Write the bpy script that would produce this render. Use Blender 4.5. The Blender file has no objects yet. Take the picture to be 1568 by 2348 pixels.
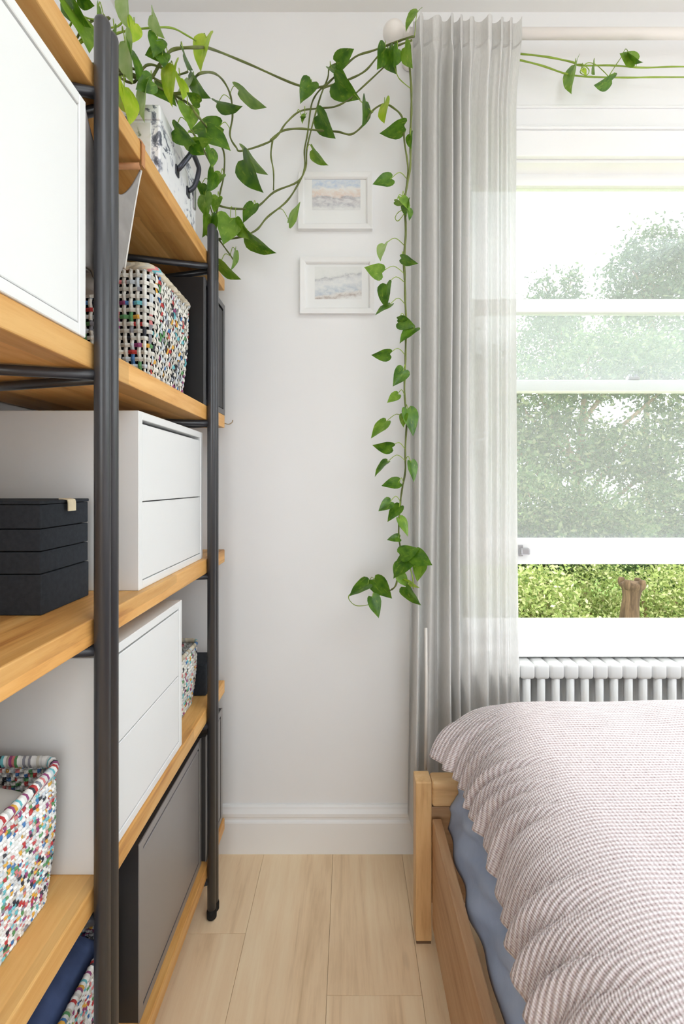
import bpy, bmesh, math, random
import numpy as np
from mathutils import Vector, Matrix, Quaternion

random.seed(7)
rng = np.random.default_rng(7)
scene = bpy.context.scene
COL = scene.collection

# ---------------------------------------------------------------- camera
F, CX, CY = 1043.6, 800.0, 1109.0          # focal length and principal point, pixels of the 1568x2348 frame
H, D = 1.2585, 1.565                       # eye height, distance to the window wall (metres)
cam_d = bpy.data.cameras.new('camera')
cam = bpy.data.objects.new('camera', cam_d)
COL.objects.link(cam)
cam.location = (0, 0, H)
cam.rotation_euler = (math.pi / 2, 0, 0)
cam_d.sensor_fit = 'VERTICAL'
cam_d.sensor_height = 36.0
cam_d.sensor_width = 24.0
cam_d.lens = 36.0 * F / 2348.0
cam_d.shift_x = -(CX - 784.0) / 2348.0
cam_d.shift_y = (CY - 1174.0) / 2348.0
cam_d.clip_start = 0.02
cam_d.clip_end = 400
scene.camera = cam

# ---------------------------------------------------------------- sky, sun, exposure
world = bpy.data.worlds.new('overcast_sky')
scene.world = world
world.use_nodes = True
bg = world.node_tree.nodes['Background']
bg.inputs['Color'].default_value = (0.89, 0.955, 1.0, 1)
bg.inputs['Strength'].default_value = 2.6
sun_d = bpy.data.lights.new('sun', 'SUN')
sun_d.energy = 1.0
sun_d.angle = math.radians(12)
sun_d.color = (1.0, 0.95, 0.88)
sun = bpy.data.objects.new('sun', sun_d)
COL.objects.link(sun)
sun_to = Vector((0.30, 0.62, 0.72)).normalized()          # towards the sun
sun.rotation_euler = (-sun_to).to_track_quat('-Z', 'Y').to_euler()
sun.location = (6, 6, 12)


def portal(name, loc, rot, sx, sy):
    d = bpy.data.lights.new(name, 'AREA')
    d.shape = 'RECTANGLE'
    d.size, d.size_y = sx, sy
    d.cycles.is_portal = True
    o = bpy.data.objects.new(name, d)
    o.location, o.rotation_euler = loc, rot
    COL.objects.link(o)


portal('portal_front', (1.505, 1.71, 1.56), (-math.pi / 2, 0, 0), 2.29, 1.64)
portal('portal_side', (2.90, 0.61, 1.55), (0, math.pi / 2, 0), 1.7, 1.62)
portal('portal_door', (0.35, -2.42, 1.21), (math.pi / 2, 0, 0), 1.8, 2.38)
portal('portal_roof', (1.3, -0.60, 2.98), (0, 0, 0), 2.2, 1.8)
scene.view_settings.view_transform = 'Standard'
scene.view_settings.look = 'None'
scene.view_settings.gamma = 1.0
scene.view_settings.use_curve_mapping = False
scene.view_settings.exposure = 0.63
cyc = scene.cycles
cyc.max_bounces = 8
cyc.diffuse_bounces = 4
cyc.glossy_bounces = 3
cyc.transmission_bounces = 6
cyc.transparent_max_bounces = 8
cyc.use_adaptive_sampling = True
cyc.adaptive_threshold = 0.15
cyc.sample_clamp_indirect = 6.0
cyc.caustics_reflective = False
cyc.caustics_refractive = False
cyc.use_denoising = True


# ---------------------------------------------------------------- helpers
def at(px, py, Y):
    """The point of the room that lies at depth Y behind a pixel of the photograph."""
    return Vector(((px - CX) * Y / F, Y, H + (CY - py) * Y / F))


def srgb(r, g, b):
    return tuple((c / 255 / 12.92 if c / 255 <= 0.04045 else ((c / 255 + 0.055) / 1.055) ** 2.4) for c in (r, g, b))


class NT:
    def __init__(self, name):
        self.m = bpy.data.materials.new(name)
        self.m.use_nodes = True
        self.t = self.m.node_tree
        self.p = self.t.nodes['Principled BSDF']
        self.out = self.t.nodes['Material Output']

    def n(self, typ, **kw):
        nd = self.t.nodes.new(typ)
        for k, v in kw.items():
            if k.startswith('i_'):
                nd.inputs[k[2:].replace('_', ' ')].default_value = v
            else:
                setattr(nd, k, v)
        return nd

    def l(self, a, b):
        self.t.links.new(a, b)

    def coord(self, scale=(1, 1, 1), out='Object', rand=0.0, rot=(0, 0, 0)):
        tc = self.n('ShaderNodeTexCoord')
        mp = self.n('ShaderNodeMapping')
        mp.inputs['Scale'].default_value = scale
        mp.inputs['Rotation'].default_value = rot
        self.l(tc.outputs[out], mp.inputs['Vector'])
        if rand:
            oi = self.n('ShaderNodeObjectInfo')
            vm = self.n('ShaderNodeVectorMath', operation='SCALE')
            cb = self.n('ShaderNodeCombineXYZ')
            for k in range(3):
                self.l(oi.outputs['Random'], cb.inputs[k])
            self.l(cb.outputs[0], vm.inputs[0])
            vm.inputs['Scale'].default_value = rand
            self.l(vm.outputs[0], mp.inputs['Location'])
        return mp.outputs['Vector']

    def noise(self, vec, scale, detail=3, rough=0.5, dist=0.0):
        nd = self.n('ShaderNodeTexNoise')
        nd.inputs['Scale'].default_value = scale
        nd.inputs['Detail'].default_value = detail
        nd.inputs['Roughness'].default_value = rough
        nd.inputs['Distortion'].default_value = dist
        self.l(vec, nd.inputs['Vector'])
        return nd.outputs['Fac']

    def ramp(self, fac, stops, mode='LINEAR'):
        r = self.n('ShaderNodeValToRGB')
        cr = r.color_ramp
        cr.interpolation = mode
        while len(cr.elements) < len(stops):
            cr.elements.new(0.5)
        for e, (p, c) in zip(cr.elements, stops):
            e.position = p
            e.color = (*c, 1) if len(c) == 3 else c
        self.l(fac, r.inputs['Fac'])
        return r.outputs['Color']

    def mix(self, fac, a, b, blend='MIX'):
        m = self.n('ShaderNodeMix', data_type='RGBA', blend_type=blend)
        if isinstance(fac, (int, float)):
            m.inputs[0].default_value = fac
        else:
            self.l(fac, m.inputs[0])
        for s, v in ((6, a), (7, b)):
            if isinstance(v, tuple):
                m.inputs[s].default_value = (*v, 1) if len(v) == 3 else v
            else:
                self.l(v, m.inputs[s])
        return m.outputs[2]

    def math(self, op, a, b=None, clamp=False):
        m = self.n('ShaderNodeMath', operation=op, use_clamp=clamp)
        for k, v in enumerate((a, b)):
            if v is None:
                continue
            if isinstance(v, (int, float)):
                m.inputs[k].default_value = v
            else:
                self.l(v, m.inputs[k])
        return m.outputs[0]

    def bump(self, h, strength=0.3, dist=0.01):
        b = self.n('ShaderNodeBump')
        b.inputs['Strength'].default_value = strength
        b.inputs['Distance'].default_value = dist
        self.l(h, b.inputs['Height'])
        self.l(b.outputs['Normal'], self.p.inputs['Normal'])
        return b.outputs['Normal']

    def base(self, c):
        if isinstance(c, tuple):
            self.p.inputs['Base Color'].default_value = (*c, 1)
        else:
            self.l(c, self.p.inputs['Base Color'])

    def rough(self, r, spec=0.5):
        self.p.inputs['Roughness'].default_value = r
        self.p.inputs['Specular IOR Level'].default_value = spec


def plain(name, rgb, rough=0.6, spec=0.4, metal=0.0, var=0.0, vscale=6.0, bump=0.0, bscale=200):
    t = NT(name)
    c = srgb(*rgb)
    if var:
        v = t.coord()
        f = t.noise(v, vscale, 3)
        t.base(t.ramp(f, [(0.3, tuple(x * (1 - var) for x in c)), (0.7, tuple(min(1, x * (1 + var)) for x in c))]))
    else:
        t.base(c)
    t.rough(rough, spec)
    t.p.inputs['Metallic'].default_value = metal
    if bump:
        t.bump(t.noise(t.coord(), bscale, 2), bump, 0.002)
    return t.m


def wood(name, light, mid, dark, grain_axis='Y', scale=1.0, rand=0.0, rough=0.45, lam=0.0, knots=0.5, bump=0.08):
    t = NT(name)
    long, across = 1.2 * scale, 14 * scale
    sc = {'X': (long, across, across), 'Y': (across, long, across), 'Z': (across, across, long)}[grain_axis]
    v = t.coord(sc, rand=rand)
    g1 = t.noise(v, 1.6, 6, 0.6, 0.6)
    g2 = t.noise(v, 9.0, 4, 0.6, 0.2)
    f = t.math('ADD', t.math('MULTIPLY', g1, 0.75), t.math('MULTIPLY', g2, 0.25))
    col = t.ramp(f, [(0.30, srgb(*dark)), (0.46, srgb(*mid)), (0.62, srgb(*light))])
    if lam:
        # glued staves of differing tone
        tc = t.coord({'X': (1.1, 18, 18), 'Y': (18, 1.1, 18), 'Z': (18, 18, 1.1)}[grain_axis], rand=rand)
        vo = t.n('ShaderNodeTexVoronoi', feature='F1')
        vo.distance = 'CHEBYCHEV'
        vo.inputs['Scale'].default_value = 1.0
        vo.inputs['Randomness'].default_value = 0.35
        t.l(tc, vo.inputs['Vector'])
        bw = t.n('ShaderNodeSeparateColor')
        t.l(vo.outputs['Color'], bw.inputs[0])
        tone = t.ramp(bw.outputs[0], [(0.0, (1 - lam,) * 3), (1.0, (1 + lam * 0.6,) * 3)])
        col = t.mix(1.0, col, tone, 'MULTIPLY')
    if knots:
        kv = t.coord({'X': (2.2, 6, 6), 'Y': (6, 2.2, 6), 'Z': (6, 6, 2.2)}[grain_axis], rand=rand)
        kn = t.noise(kv, 1.3, 2, 0.5)
        km = t.ramp(kn, [(0.69, (0, 0, 0)), (0.76, (1, 1, 1))])
        bw2 = t.n('ShaderNodeRGBToBW')
        t.l(km, bw2.inputs[0])
        col = t.mix(t.math('MULTIPLY', bw2.outputs[0], knots), col, tuple(c * 0.45 for c in srgb(*dark)))
    t.base(col)
    t.rough(rough, 0.35)
    t.bump(g2, bump, 0.003)
    return t.m


def link(o, parent=None):
    COL.objects.link(o)
    if parent is not None:
        o.parent = parent
        top = parent
        loc = Vector(parent.location)
        while top.parent is not None:
            top = top.parent
            loc = Vector(top.location)
        # parents are unrotated: children are modelled in room coordinates
        o.matrix_parent_inverse = Matrix.Translation(-world_loc(parent))
    return o


WL = {}


def world_loc(o):
    return WL.get(o.name, Vector((0, 0, 0)))


def thing(name, label, cat, loc=(0, 0, 0), group=None, kind=None):
    o = bpy.data.objects.new(name, None)
    o.empty_display_size = 0.05
    o.location = loc
    COL.objects.link(o)
    WL[o.name] = Vector(loc)
    o['label'] = label
    if cat:
        o['category'] = cat
    if group:
        o['group'] = group
    if kind:
        o['kind'] = kind
    return o


def tag(o, label, cat=None, group=None, kind=None):
    o['label'] = label
    if cat:
        o['category'] = cat
    if group:
        o['group'] = group
    if kind:
        o['kind'] = kind
    return o


def raw_mesh(name, verts, faces, mat, smooth=False, uvs=None):
    me = bpy.data.meshes.new(name)
    me.from_pydata([tuple(v) for v in verts], [], faces)
    if uvs is not None:
        uv = me.uv_layers.new(name='UVMap')
        idx = np.zeros(len(me.loops), dtype=np.int32)
        me.loops.foreach_get('vertex_index', idx)
        uv.data.foreach_set('uv', np.asarray(uvs, dtype=np.float32)[idx].ravel())
    if smooth:
        me.polygons.foreach_set('use_smooth', [True] * len(me.polygons))
    if mat:
        me.materials.append(mat)
    me.update()
    return me


def obj(name, verts, faces, mat, parent=None, smooth=False, uvs=None):
    """ONE mesh object. A top-level one gets its origin at its base."""
    verts = [Vector(v) for v in verts]
    if parent is None:
        a = np.array([tuple(v) for v in verts])
        c = Vector(((a[:, 0].min() + a[:, 0].max()) / 2, (a[:, 1].min() + a[:, 1].max()) / 2, a[:, 2].min()))
        verts = [v - c for v in verts]
    else:
        c = Vector((0, 0, 0))
    o = bpy.data.objects.new(name, raw_mesh(name, verts, faces, mat, smooth, uvs))
    o.location = c
    link(o, parent)
    WL[o.name] = Vector(c)
    return o


def join(*parts):
    V, Fc = [], []
    for v, f in parts:
        k = len(V)
        V += list(v)
        Fc += [tuple(i + k for i in q) for q in f]
    return V, Fc


def box(x0, x1, y0, y1, z0, z1, bevel=0.0, seg=2):
    bm = bmesh.new()
    bmesh.ops.create_cube(bm, size=1.0)
    for v in bm.verts:
        v.co = Vector((x0 + (v.co.x + .5) * (x1 - x0), y0 + (v.co.y + .5) * (y1 - y0), z0 + (v.co.z + .5) * (z1 - z0)))
    if bevel:
        bmesh.ops.bevel(bm, geom=list(bm.edges), offset=bevel, segments=seg, profile=0.5, affect='EDGES')
    bm.verts.index_update()
    V = [v.co.copy() for v in bm.verts]
    Fc = [tuple(v.index for v in f.verts) for f in bm.faces]
    bm.free()
    return V, Fc


def smooth_path(pts, sub=6):
    pts = [Vector(p) for p in pts]
    if len(pts) < 3:
        return pts
    out = []
    for i in range(len(pts) - 1):
        p0 = pts[max(i - 1, 0)]
        p1, p2 = pts[i], pts[i + 1]
        p3 = pts[min(i + 2, len(pts) - 1)]
        for k in range(sub):
            t = k / sub
            out.append(0.5 * ((2 * p1) + (-p0 + p2) * t + (2 * p0 - 5 * p1 + 4 * p2 - p3) * t * t + (-p0 + 3 * p1 - 3 * p2 + p3) * t ** 3))
    out.append(pts[-1])
    return out


def tube(pts, r, n=8, cap=True, dome=False):
    pts = [Vector(p) for p in pts]
    rs = r if isinstance(r, (list, tuple)) else [r] * len(pts)
    V, Fc = [], []
    t0 = (pts[1] - pts[0]).normalized()
    ref = Vector((0, 0, 1)) if abs(t0.z) < 0.9 else Vector((1, 0, 0))
    nrm = (ref - t0 * ref.dot(t0)).normalized()
    for i, p in enumerate(pts):
        t = (pts[min(i + 1, len(pts) - 1)] - pts[max(i - 1, 0)])
        t = t.normalized() if t.length > 1e-9 else t0
        nrm = (nrm - t * nrm.dot(t))
        nrm = nrm.normalized() if nrm.length > 1e-6 else t.orthogonal().normalized()
        b = t.cross(nrm)
        for k in range(n):
            a = 2 * math.pi * k / n
            V.append(p + (nrm * math.cos(a) + b * math.sin(a)) * rs[i])
    for i in range(len(pts) - 1):
        for k in range(n):
            Fc.append((i * n + k, i * n + (k + 1) % n, (i + 1) * n + (k + 1) % n, (i + 1) * n + k))
    if cap:
        Fc.append(tuple(reversed(range(n))))
        Fc.append(tuple((len(pts) - 1) * n + k for k in range(n)))
    return V, Fc


def lathe(prof, c, axis='Z', n=20):
    """prof: list of (radius, height)."""
    V, Fc = [], []
    for r, h in prof:
        for k in range(n):
            a = 2 * math.pi * k / n
            x, y = r * math.cos(a), r * math.sin(a)
            q = {'Z': (x, y, h), 'X': (h, x, y), 'Y': (x, h, y)}[axis]
            V.append(Vector(c) + Vector(q))
    for i in range(len(prof) - 1):
        for k in range(n):
            Fc.append((i * n + k, i * n + (k + 1) % n, (i + 1) * n + (k + 1) % n, (i + 1) * n + k))
    Fc.append(tuple(reversed(range(n))))
    Fc.append(tuple((len(prof) - 1) * n + k for k in range(n)))
    return V, Fc


def grid(fn, nu, nv, closed_u=False):
    """fn(u, v) -> point for u, v in 0..1; returns verts, faces, uvs."""
    V, U = [], []
    for j in range(nv + 1):
        for i in range(nu + (0 if closed_u else 1)):
            u, v = i / nu, j / nv
            V.append(Vector(fn(u, v)))
            U.append((u, v))
    w = nu if closed_u else nu + 1
    Fc = []
    for j in range(nv):
        for i in range(nu):
            Fc.append((j * w + i, j * w + (i + 1) % w, (j + 1) * w + (i + 1) % w, (j + 1) * w + i))
    return V, Fc, U


def solid(o, t, offset=-1.0):
    m = o.modifiers.new('thickness', 'SOLIDIFY')
    m.thickness = t
    m.offset = offset
    return o


def smoothstep(a, b, x):
    t = max(0.0, min(1.0, (x - a) / (b - a)))
    return t * t * (3 - 2 * t)


def vnoise(x, y=0.0, seed=0):
    """smooth pseudo-noise in -1..1"""
    return (math.sin(x * 1.7 + y * 2.3 + seed * 1.3) + math.sin(x * 3.1 - y * 1.9 + seed * 2.1 + 1.0) * 0.6
            + math.sin(x * 5.3 + y * 4.1 + seed * 3.7 + 2.0) * 0.35) / 1.95


# ---------------------------------------------------------------- materials
M_wall = plain('wall_paint', (242, 241, 241), 0.85, 0.2, bump=0.02, bscale=300)
M_ceil = plain('ceiling_paint', (234, 232, 229), 0.9, 0.2)
M_gloss = plain('white_gloss_paint', (242, 241, 240), 0.35, 0.5)
M_white = plain('white_cabinet_foil', (238, 238, 237), 0.38, 0.45)
M_grey = plain('grey_cabinet_foil', (148, 143, 140), 0.33, 0.5)
M_anth = plain('anthracite_carcass_foil', (58, 56, 56), 0.4, 0.4)
M_edge = plain('lit_edge_grey', (96, 95, 97), 0.35, 0.5)  # light on the black cabinet's front edges, put into the colour
M_black = plain('black_cabinet_foil', (38, 37, 38), 0.4, 0.4)
M_steel = plain('anthracite_powder_coat', (54, 54, 58), 0.32, 0.65, metal=0.0)
M_rubber = plain('black_rubber', (24, 24, 25), 0.7, 0.3)
M_linen = plain('black_linen_board', (50, 53, 58), 0.85, 0.15, var=0.12, vscale=120, bump=0.2, bscale=700)
M_leather_tag = plain('pale_leather', (226, 210, 178), 0.6, 0.3, var=0.08, vscale=60)
M_leather = plain('tan_leather', (196, 140, 96), 0.55, 0.35, var=0.1, vscale=60)
M_greycloth = plain('grey_canvas', (152, 147, 144), 0.95, 0.1, var=0.1, vscale=30, bump=0.2, bscale=600)
M_navy = plain('navy_cloth', (78, 92, 130), 0.95, 0.1, var=0.35, vscale=14, bump=0.2, bscale=500)
M_whitecloth = plain('white_cotton', (216, 212, 206), 0.95, 0.1, var=0.06, vscale=20)
M_handle = plain('dark_steel', (70, 72, 80), 0.3, 0.6, metal=0.8)
M_hook = plain('brass_hook', (170, 150, 120), 0.35, 0.5, metal=0.9)
M_rad = plain('radiator_enamel', (240, 240, 239), 0.35, 0.5)
M_rod = plain('white_rod_paint', (240, 234, 229), 0.45, 0.4)
M_mat = plain('picture_mat_card', (240, 240, 239), 0.9, 0.2)
M_frame = plain('white_picture_frame', (240, 239, 238), 0.45, 0.4)
M_soil = plain('potting_soil', (60, 44, 34), 0.95, 0.1, var=0.3, vscale=60)
M_pot = plain('terracotta_pot', (184, 120, 88), 0.8, 0.2, var=0.1, vscale=20)
M_alu = plain('brushed_nickel', (176, 174, 176), 0.35, 0.5, metal=0.7)
M_shelf = wood('oiled_shelf_wood', (238, 188, 118), (224, 166, 94), (184, 122, 64), 'Y', 1.0, rand=30, rough=0.42, lam=0.22, knots=0.75)
M_oakfloor = wood('pale_oak_floor', (250, 226, 190), (243, 214, 176), (220, 188, 148), 'Y', 0.8, rand=40, rough=0.5, knots=0.5, bump=0.05)
M_bedwood = wood('oiled_bed_wood', (198, 160, 122), (184, 142, 104), (154, 114, 78), 'Y', 1.1, rand=0, rough=0.5, knots=0.25)
M_bedpost = wood('oiled_bed_post_wood', (230, 192, 142), (220, 178, 126), (196, 150, 100), 'Z', 1.1, rand=0, rough=0.5, knots=0.15)
M_bark = wood('tree_bark', (150, 124, 92), (120, 96, 70), (84, 66, 46), 'Z', 0.7, rough=0.95, knots=0.3, bump=0.5)


def leaf_mat(name, a, b, fleck, amount):
    t = NT(name)
    v = t.coord((1, 1, 1), rand=20)
    f = t.noise(v, 3.0, 3)
    c = t.ramp(f, [(0.35, srgb(*a)), (0.65, srgb(*b))])
    fl = t.noise(t.coord((9, 2.2, 9), rand=50), 1.3, 4, 0.6, 0.5)
    fm = t.ramp(fl, [(0.58, (0, 0, 0)), (0.68, (1, 1, 1))])
    bw = t.n('ShaderNodeRGBToBW')
    t.l(fm, bw.inputs[0])
    c = t.mix(t.math('MULTIPLY', bw.outputs[0], amount), c, srgb(*fleck))
    t.base(c)
    t.rough(0.32, 0.5)
    tr = t.n('ShaderNodeBsdfTranslucent')
    t.l(c, tr.inputs['Color'])
    mx = t.n('ShaderNodeMixShader')
    mx.inputs[0].default_value = 0.3
    t.l(t.p.outputs[0], mx.inputs[1])
    t.l(tr.outputs[0], mx.inputs[2])
    t.l(mx.outputs[0], t.out.inputs['Surface'])
    return t.m


M_leaf = {
    'd': leaf_mat('pothos_leaf_deep_green', (56, 98, 18), (92, 134, 30), (170, 186, 70), 0.35),
    'm': leaf_mat('pothos_leaf_mid_green', (96, 138, 32), (126, 162, 52), (190, 200, 96), 0.4),
    'l': leaf_mat('pothos_leaf_lime', (150, 186, 36), (178, 200, 58), (210, 220, 110), 0.3),
    'p': leaf_mat('pothos_leaf_pale_back', (150, 182, 100), (172, 196, 124), (200, 214, 160), 0.3),
}
M_vine = plain('vine_stem', (104, 112, 60), 0.6, 0.3, var=0.35, vscale=14)
M_vine_green = plain('vine_stem_green', (144, 168, 66), 0.55, 0.3, var=0.2, vscale=20)


def weave_mat(name, whites, ratio, sx, sy):
    t = NT(name)
    tc = t.n('ShaderNodeUVMap')
    mp = t.n('ShaderNodeMapping')
    mp.inputs['Scale'].default_value = (sx, sy, 1)
    t.l(tc.outputs[0], mp.inputs['Vector'])
    fl = t.n('ShaderNodeVectorMath', operation='FLOOR')
    t.l(mp.outputs[0], fl.inputs[0])
    wn = t.n('ShaderNodeTexWhiteNoise', noise_dimensions='2D')
    t.l(fl.outputs[0], wn.inputs['Vector'])
    cols = [whites, tuple(min(255, c + 14) for c in whites), tuple(c - 22 for c in whites), (206, 214, 220), (196, 190, 176),
            (52, 54, 62), (188, 60, 60), (70, 120, 176), (92, 150, 96), (224, 170, 70), (150, 70, 120), (110, 190, 200), (216, 130, 130), (140, 140, 148)]
    wts = [ratio * .3, ratio * .3, ratio * .2, ratio * .12, ratio * .08] + [(1 - ratio) / 9] * 9
    acc, stops = 0.0, []
    for c, w in zip(cols, wts):
        stops.append((min(acc, 0.999), srgb(*c)))
        acc += w
    c = t.ramp(wn.outputs['Value'], stops, 'CONSTANT')
    t.base(c)
    t.rough(0.45, 0.4)
    return t.m


M_weave = weave_mat('woven_magazine_paper', (224, 221, 212), 0.74, 1.0, 1.0)
M_weave2 = weave_mat('woven_magazine_paper_dense', (234, 233, 230), 0.58, 1.0, 1.0)
M_rim = weave_mat('basket_rim_paper', (212, 200, 176), 0.94, 1.0, 1.0)

# ---------------------------------------------------------------- the room
XL, XR, YB, YF, ZC = -0.80, 2.80, -2.3, D, 2.88
WX0, WX1, WZ0, WZ1 = 0.36, 2.65, 0.742, 2.377     # opening of the sash window
WT = 0.14


def struct(name, geo, mat, label, parent=None, smooth=False):
    o = obj(name, geo[0], geo[1], mat, parent, smooth)
    o['kind'] = 'structure'
    o['label'] = label
    return o


floor_slab = struct('floor', box(XL - .2, XR + .2, YB - .2, YF + .2, -0.2, -0.0135), plain('subfloor', (70, 56, 44), 0.9), 'pale oak plank floor beside the bed')
struct('ceiling', join(box(XL - .2, XR + .2, 0.3, YF + .2, ZC, ZC + 0.12), box(XL - .2, XR + .2, YB - .2, -1.5, ZC, ZC + 0.12),
                       box(XL - .2, .2, -1.5, 0.3, ZC, ZC + 0.12), box(2.4, XR + .2, -1.5, 0.3, ZC, ZC + 0.12)), M_ceil, 'white painted ceiling above the window wall')
struct('wall_left', box(XL - .15, XL, YB, YF, 0, ZC), M_wall, 'white wall behind the shelving')
struct('wall_rear', join(box(XL, -.55, YB - .15, YB, 0, ZC), box(1.25, XR, YB - .15, YB, 0, ZC), box(-.55, 1.25, YB - .15, YB, 2.4, ZC)), plain('taupe_wall_paint', (176, 164, 152), 0.85, 0.2), 'taupe wall behind the viewer')
struct('wall_window', join(box(XL - .15, WX0, YF, YF + WT, 0, ZC), box(WX1, XR + .15, YF, YF + WT, 0, ZC),
                           box(WX0, WX1, YF, YF + WT, 0, WZ0 - 0.03), box(WX0, WX1, YF, YF + WT, WZ1 + 0.0, ZC)), M_wall,
       'white wall with the sash window and two small pictures')
struct('wall_right', join(box(XR, XR + .15, YB, -.20, 0, ZC), box(XR, XR + .15, 1.42, YF, 0, ZC),
                          box(XR, XR + .15, -.20, 1.42, 0, 0.70), box(XR, XR + .15, -.20, 1.42, 2.4, ZC)), M_wall,
       'white wall with an opening for the added side window')

# floorboards, each its own plank
PW = 0.2345
plank_len = 1.9
pv, pf = box(-(PW - 0.0007) / 2, (PW - 0.0007) / 2, -(plank_len - 0.0007) / 2, (plank_len - 0.0007) / 2, -0.0135, 0.0, 0.0006, 1)
plank_mesh = raw_mesh('floorboard', pv, pf, M_oakfloor)
k0 = -3
joints = {-2: 1.274 - 1.9, -1: 0.55, 0: 1.12, 1: 0.3}
for k in range(k0, 13):
    x = -0.0546 + PW * k + PW / 2
    if x - PW / 2 < XL - 0.1 or x + PW / 2 > XR + 0.2:
        continue
    # end joint of this row
    j = {-2: 1.274, -1: 0.42, 0: 1.12, 1: 0.2}.get(k, (k * 0.731) % 1.9 - 0.2)
    y = j - plank_len * 2
    while y < YF:
        if y + plank_len > YB:
            o = bpy.data.objects.new('floorboard', plank_mesh)
            o.location = (x, y + plank_len / 2, 0)
            COL.objects.link(o)
            o.parent = floor_slab
            o.matrix_parent_inverse = Matrix.Translation(-floor_slab.location)
        y += plank_len

# skirting board with a moulded top
prof = [(0, 0), (0.020, 0), (0.020, 0.104), (0.0185, 0.108), (0.0135, 0.112), (0.0135, 0.118), (0.017, 0.124), (0.0165, 0.134), (0.010, 0.146), (0.0085, 0.152), (0.004, 0.158), (0, 0.158)]
V = [Vector((x, YF - d, z)) for x in (XL, XR) for d, z in prof]
n = len(prof)
Fc = [(k, (k + 1) % n, n + (k + 1) % n, n + k) for k in range(n)] + [tuple(range(n)), tuple(reversed(range(n, 2 * n)))]
struct('baseboard_window', (V, Fc), M_gloss, 'white moulded baseboard under the pictures')

# ---------------------------------------------------------------- sash window
t = NT('hazy_window_glass')
t.t.nodes.remove(t.p)
tr = t.n('ShaderNodeBsdfTransparent')
tr.inputs['Color'].default_value = (0.97, 0.985, 0.985, 1)
tl = t.n('ShaderNodeBsdfTranslucent')
tl.inputs['Color'].default_value = (1.0, 0.99, 0.97, 1)
gl = t.n('ShaderNodeBsdfGlossy')
gl.inputs['Roughness'].default_value = 0.03
gl.inputs['Color'].default_value = (0.9, 0.93, 0.95, 1)
m1 = t.n('ShaderNodeMixShader')
m1.inputs[0].default_value = 0.10
t.l(tr.outputs[0], m1.inputs[1])
t.l(tl.outputs[0], m1.inputs[2])
fr = t.n('ShaderNodeFresnel')
fr.inputs['IOR'].default_value = 1.45
m2 = t.n('ShaderNodeMixShader')
t.l(t.math('MULTIPLY', fr.outputs[0], .25), m2.inputs[0])
t.l(m1.outputs[0], m2.inputs[1])
t.l(gl.outputs[0], m2.inputs[2])
t.l(m2.outputs[0], t.out.inputs['Surface'])
M_glass = t.m

win = thing('window_1', 'white double-hung sash window with its lower sash raised', None, ((WX0 + WX1) / 2, YF, WZ0), kind='structure')


def part(name, geo, mat, parent, label=None, smooth=False):
    o = obj(name, geo[0], geo[1], mat, parent, smooth)
    if label:
        o['label'] = label
    return o


part('architrave', join(box(WX0 - .085, WX1 + .085, YF - .018, YF, WZ1 - .004, 2.462, .004), box(WX0 - .085, WX1 + .085, YF - .024, YF, 2.462, 2.470, .002),
                        box(WX0 - .085, WX0 - .002, YF - .018, YF, .71, WZ1 - .004, .004), box(WX1 + .002, WX1 + .085, YF - .018, YF, .71, WZ1 - .004, .004)), M_gloss, win)
part('lintel_bead', box(WX0 - .1, WX1 + .1, YF - .006, YF, 2.548, 2.556, .002), M_gloss, win)
part('jamb_lining', join(box(WX0, WX0 + .03, YF + .003, YF + WT, WZ0 - .02, WZ1), box(WX1 - .03, WX1, YF + .003, YF + WT, WZ0 - .02, WZ1),
                         box(WX0, WX1, YF + .003, YF + WT, WZ1 - .012, WZ1)), M_gloss, win)
part('cill', box(WX0, WX1, YF + .008, YF + WT + .05, WZ0 - .035, WZ0, .003), M_gloss, win)
part('window_board', box(WX0 - .06, WX1 + .06, 1.492, YF + .01, 0.688, 0.710, .007, 3), M_gloss, win)
for nm, y0, z_lo, z_hi, rail_lo, rail_hi in (('upper_sash', YF + .062, 1.588, 2.375, .042, .05), ('lower_sash', YF + .016, 0.978, 1.901, .088, .046)):
    y1 = y0 + .04
    x0, x1 = WX0 + .031, WX1 - .031
    sash = part(nm, join(box(x0, x0 + .05, y0, y1, z_lo, z_hi, .003), box(x1 - .05, x1, y0, y1, z_lo, z_hi, .003), box(1.62, 1.69, y0, y1, z_lo, z_hi, .003),
                         box(x0 + .05, x1 - .05, y0, y1, z_lo, z_lo + rail_lo, .004), box(x0 + .05, x1 - .05, y0, y1, z_hi - rail_hi, z_hi, .004)), M_gloss, win)
    part('pane', box(x0 + .05, x1 - .05, y0 + .018, y0 + .019, z_lo + rail_lo, z_hi - rail_hi), M_glass, sash)
    if nm == 'lower_sash':
        g = at(1196, 1262, y0)
        part('sash_lift', join(box(g.x - .012, g.x + .022, y0 - .022, y0 - .002, g.z - .014, g.z + .010, .006, 3), box(g.x - .012, g.x + .004, y0 - .004, y0, g.z - .02, g.z + .02, .002)), M_alu, sash, 'small nickel sash lift')
        q = at(1447, 869, y0 + .05)
        part('sash_catch', join(box(q.x - .012, q.x + .03, y0 + .046, y0 + .066, 1.63, 1.642, .003), tube([(q.x, y0 + .056, 1.64), (q.x, y0 + .056, 1.652)], .006), tube([(q.x + .02, y0 + .056, 1.64), (q.x + .02, y0 + .056, 1.65)], .005)), M_alu, sash)

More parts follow.
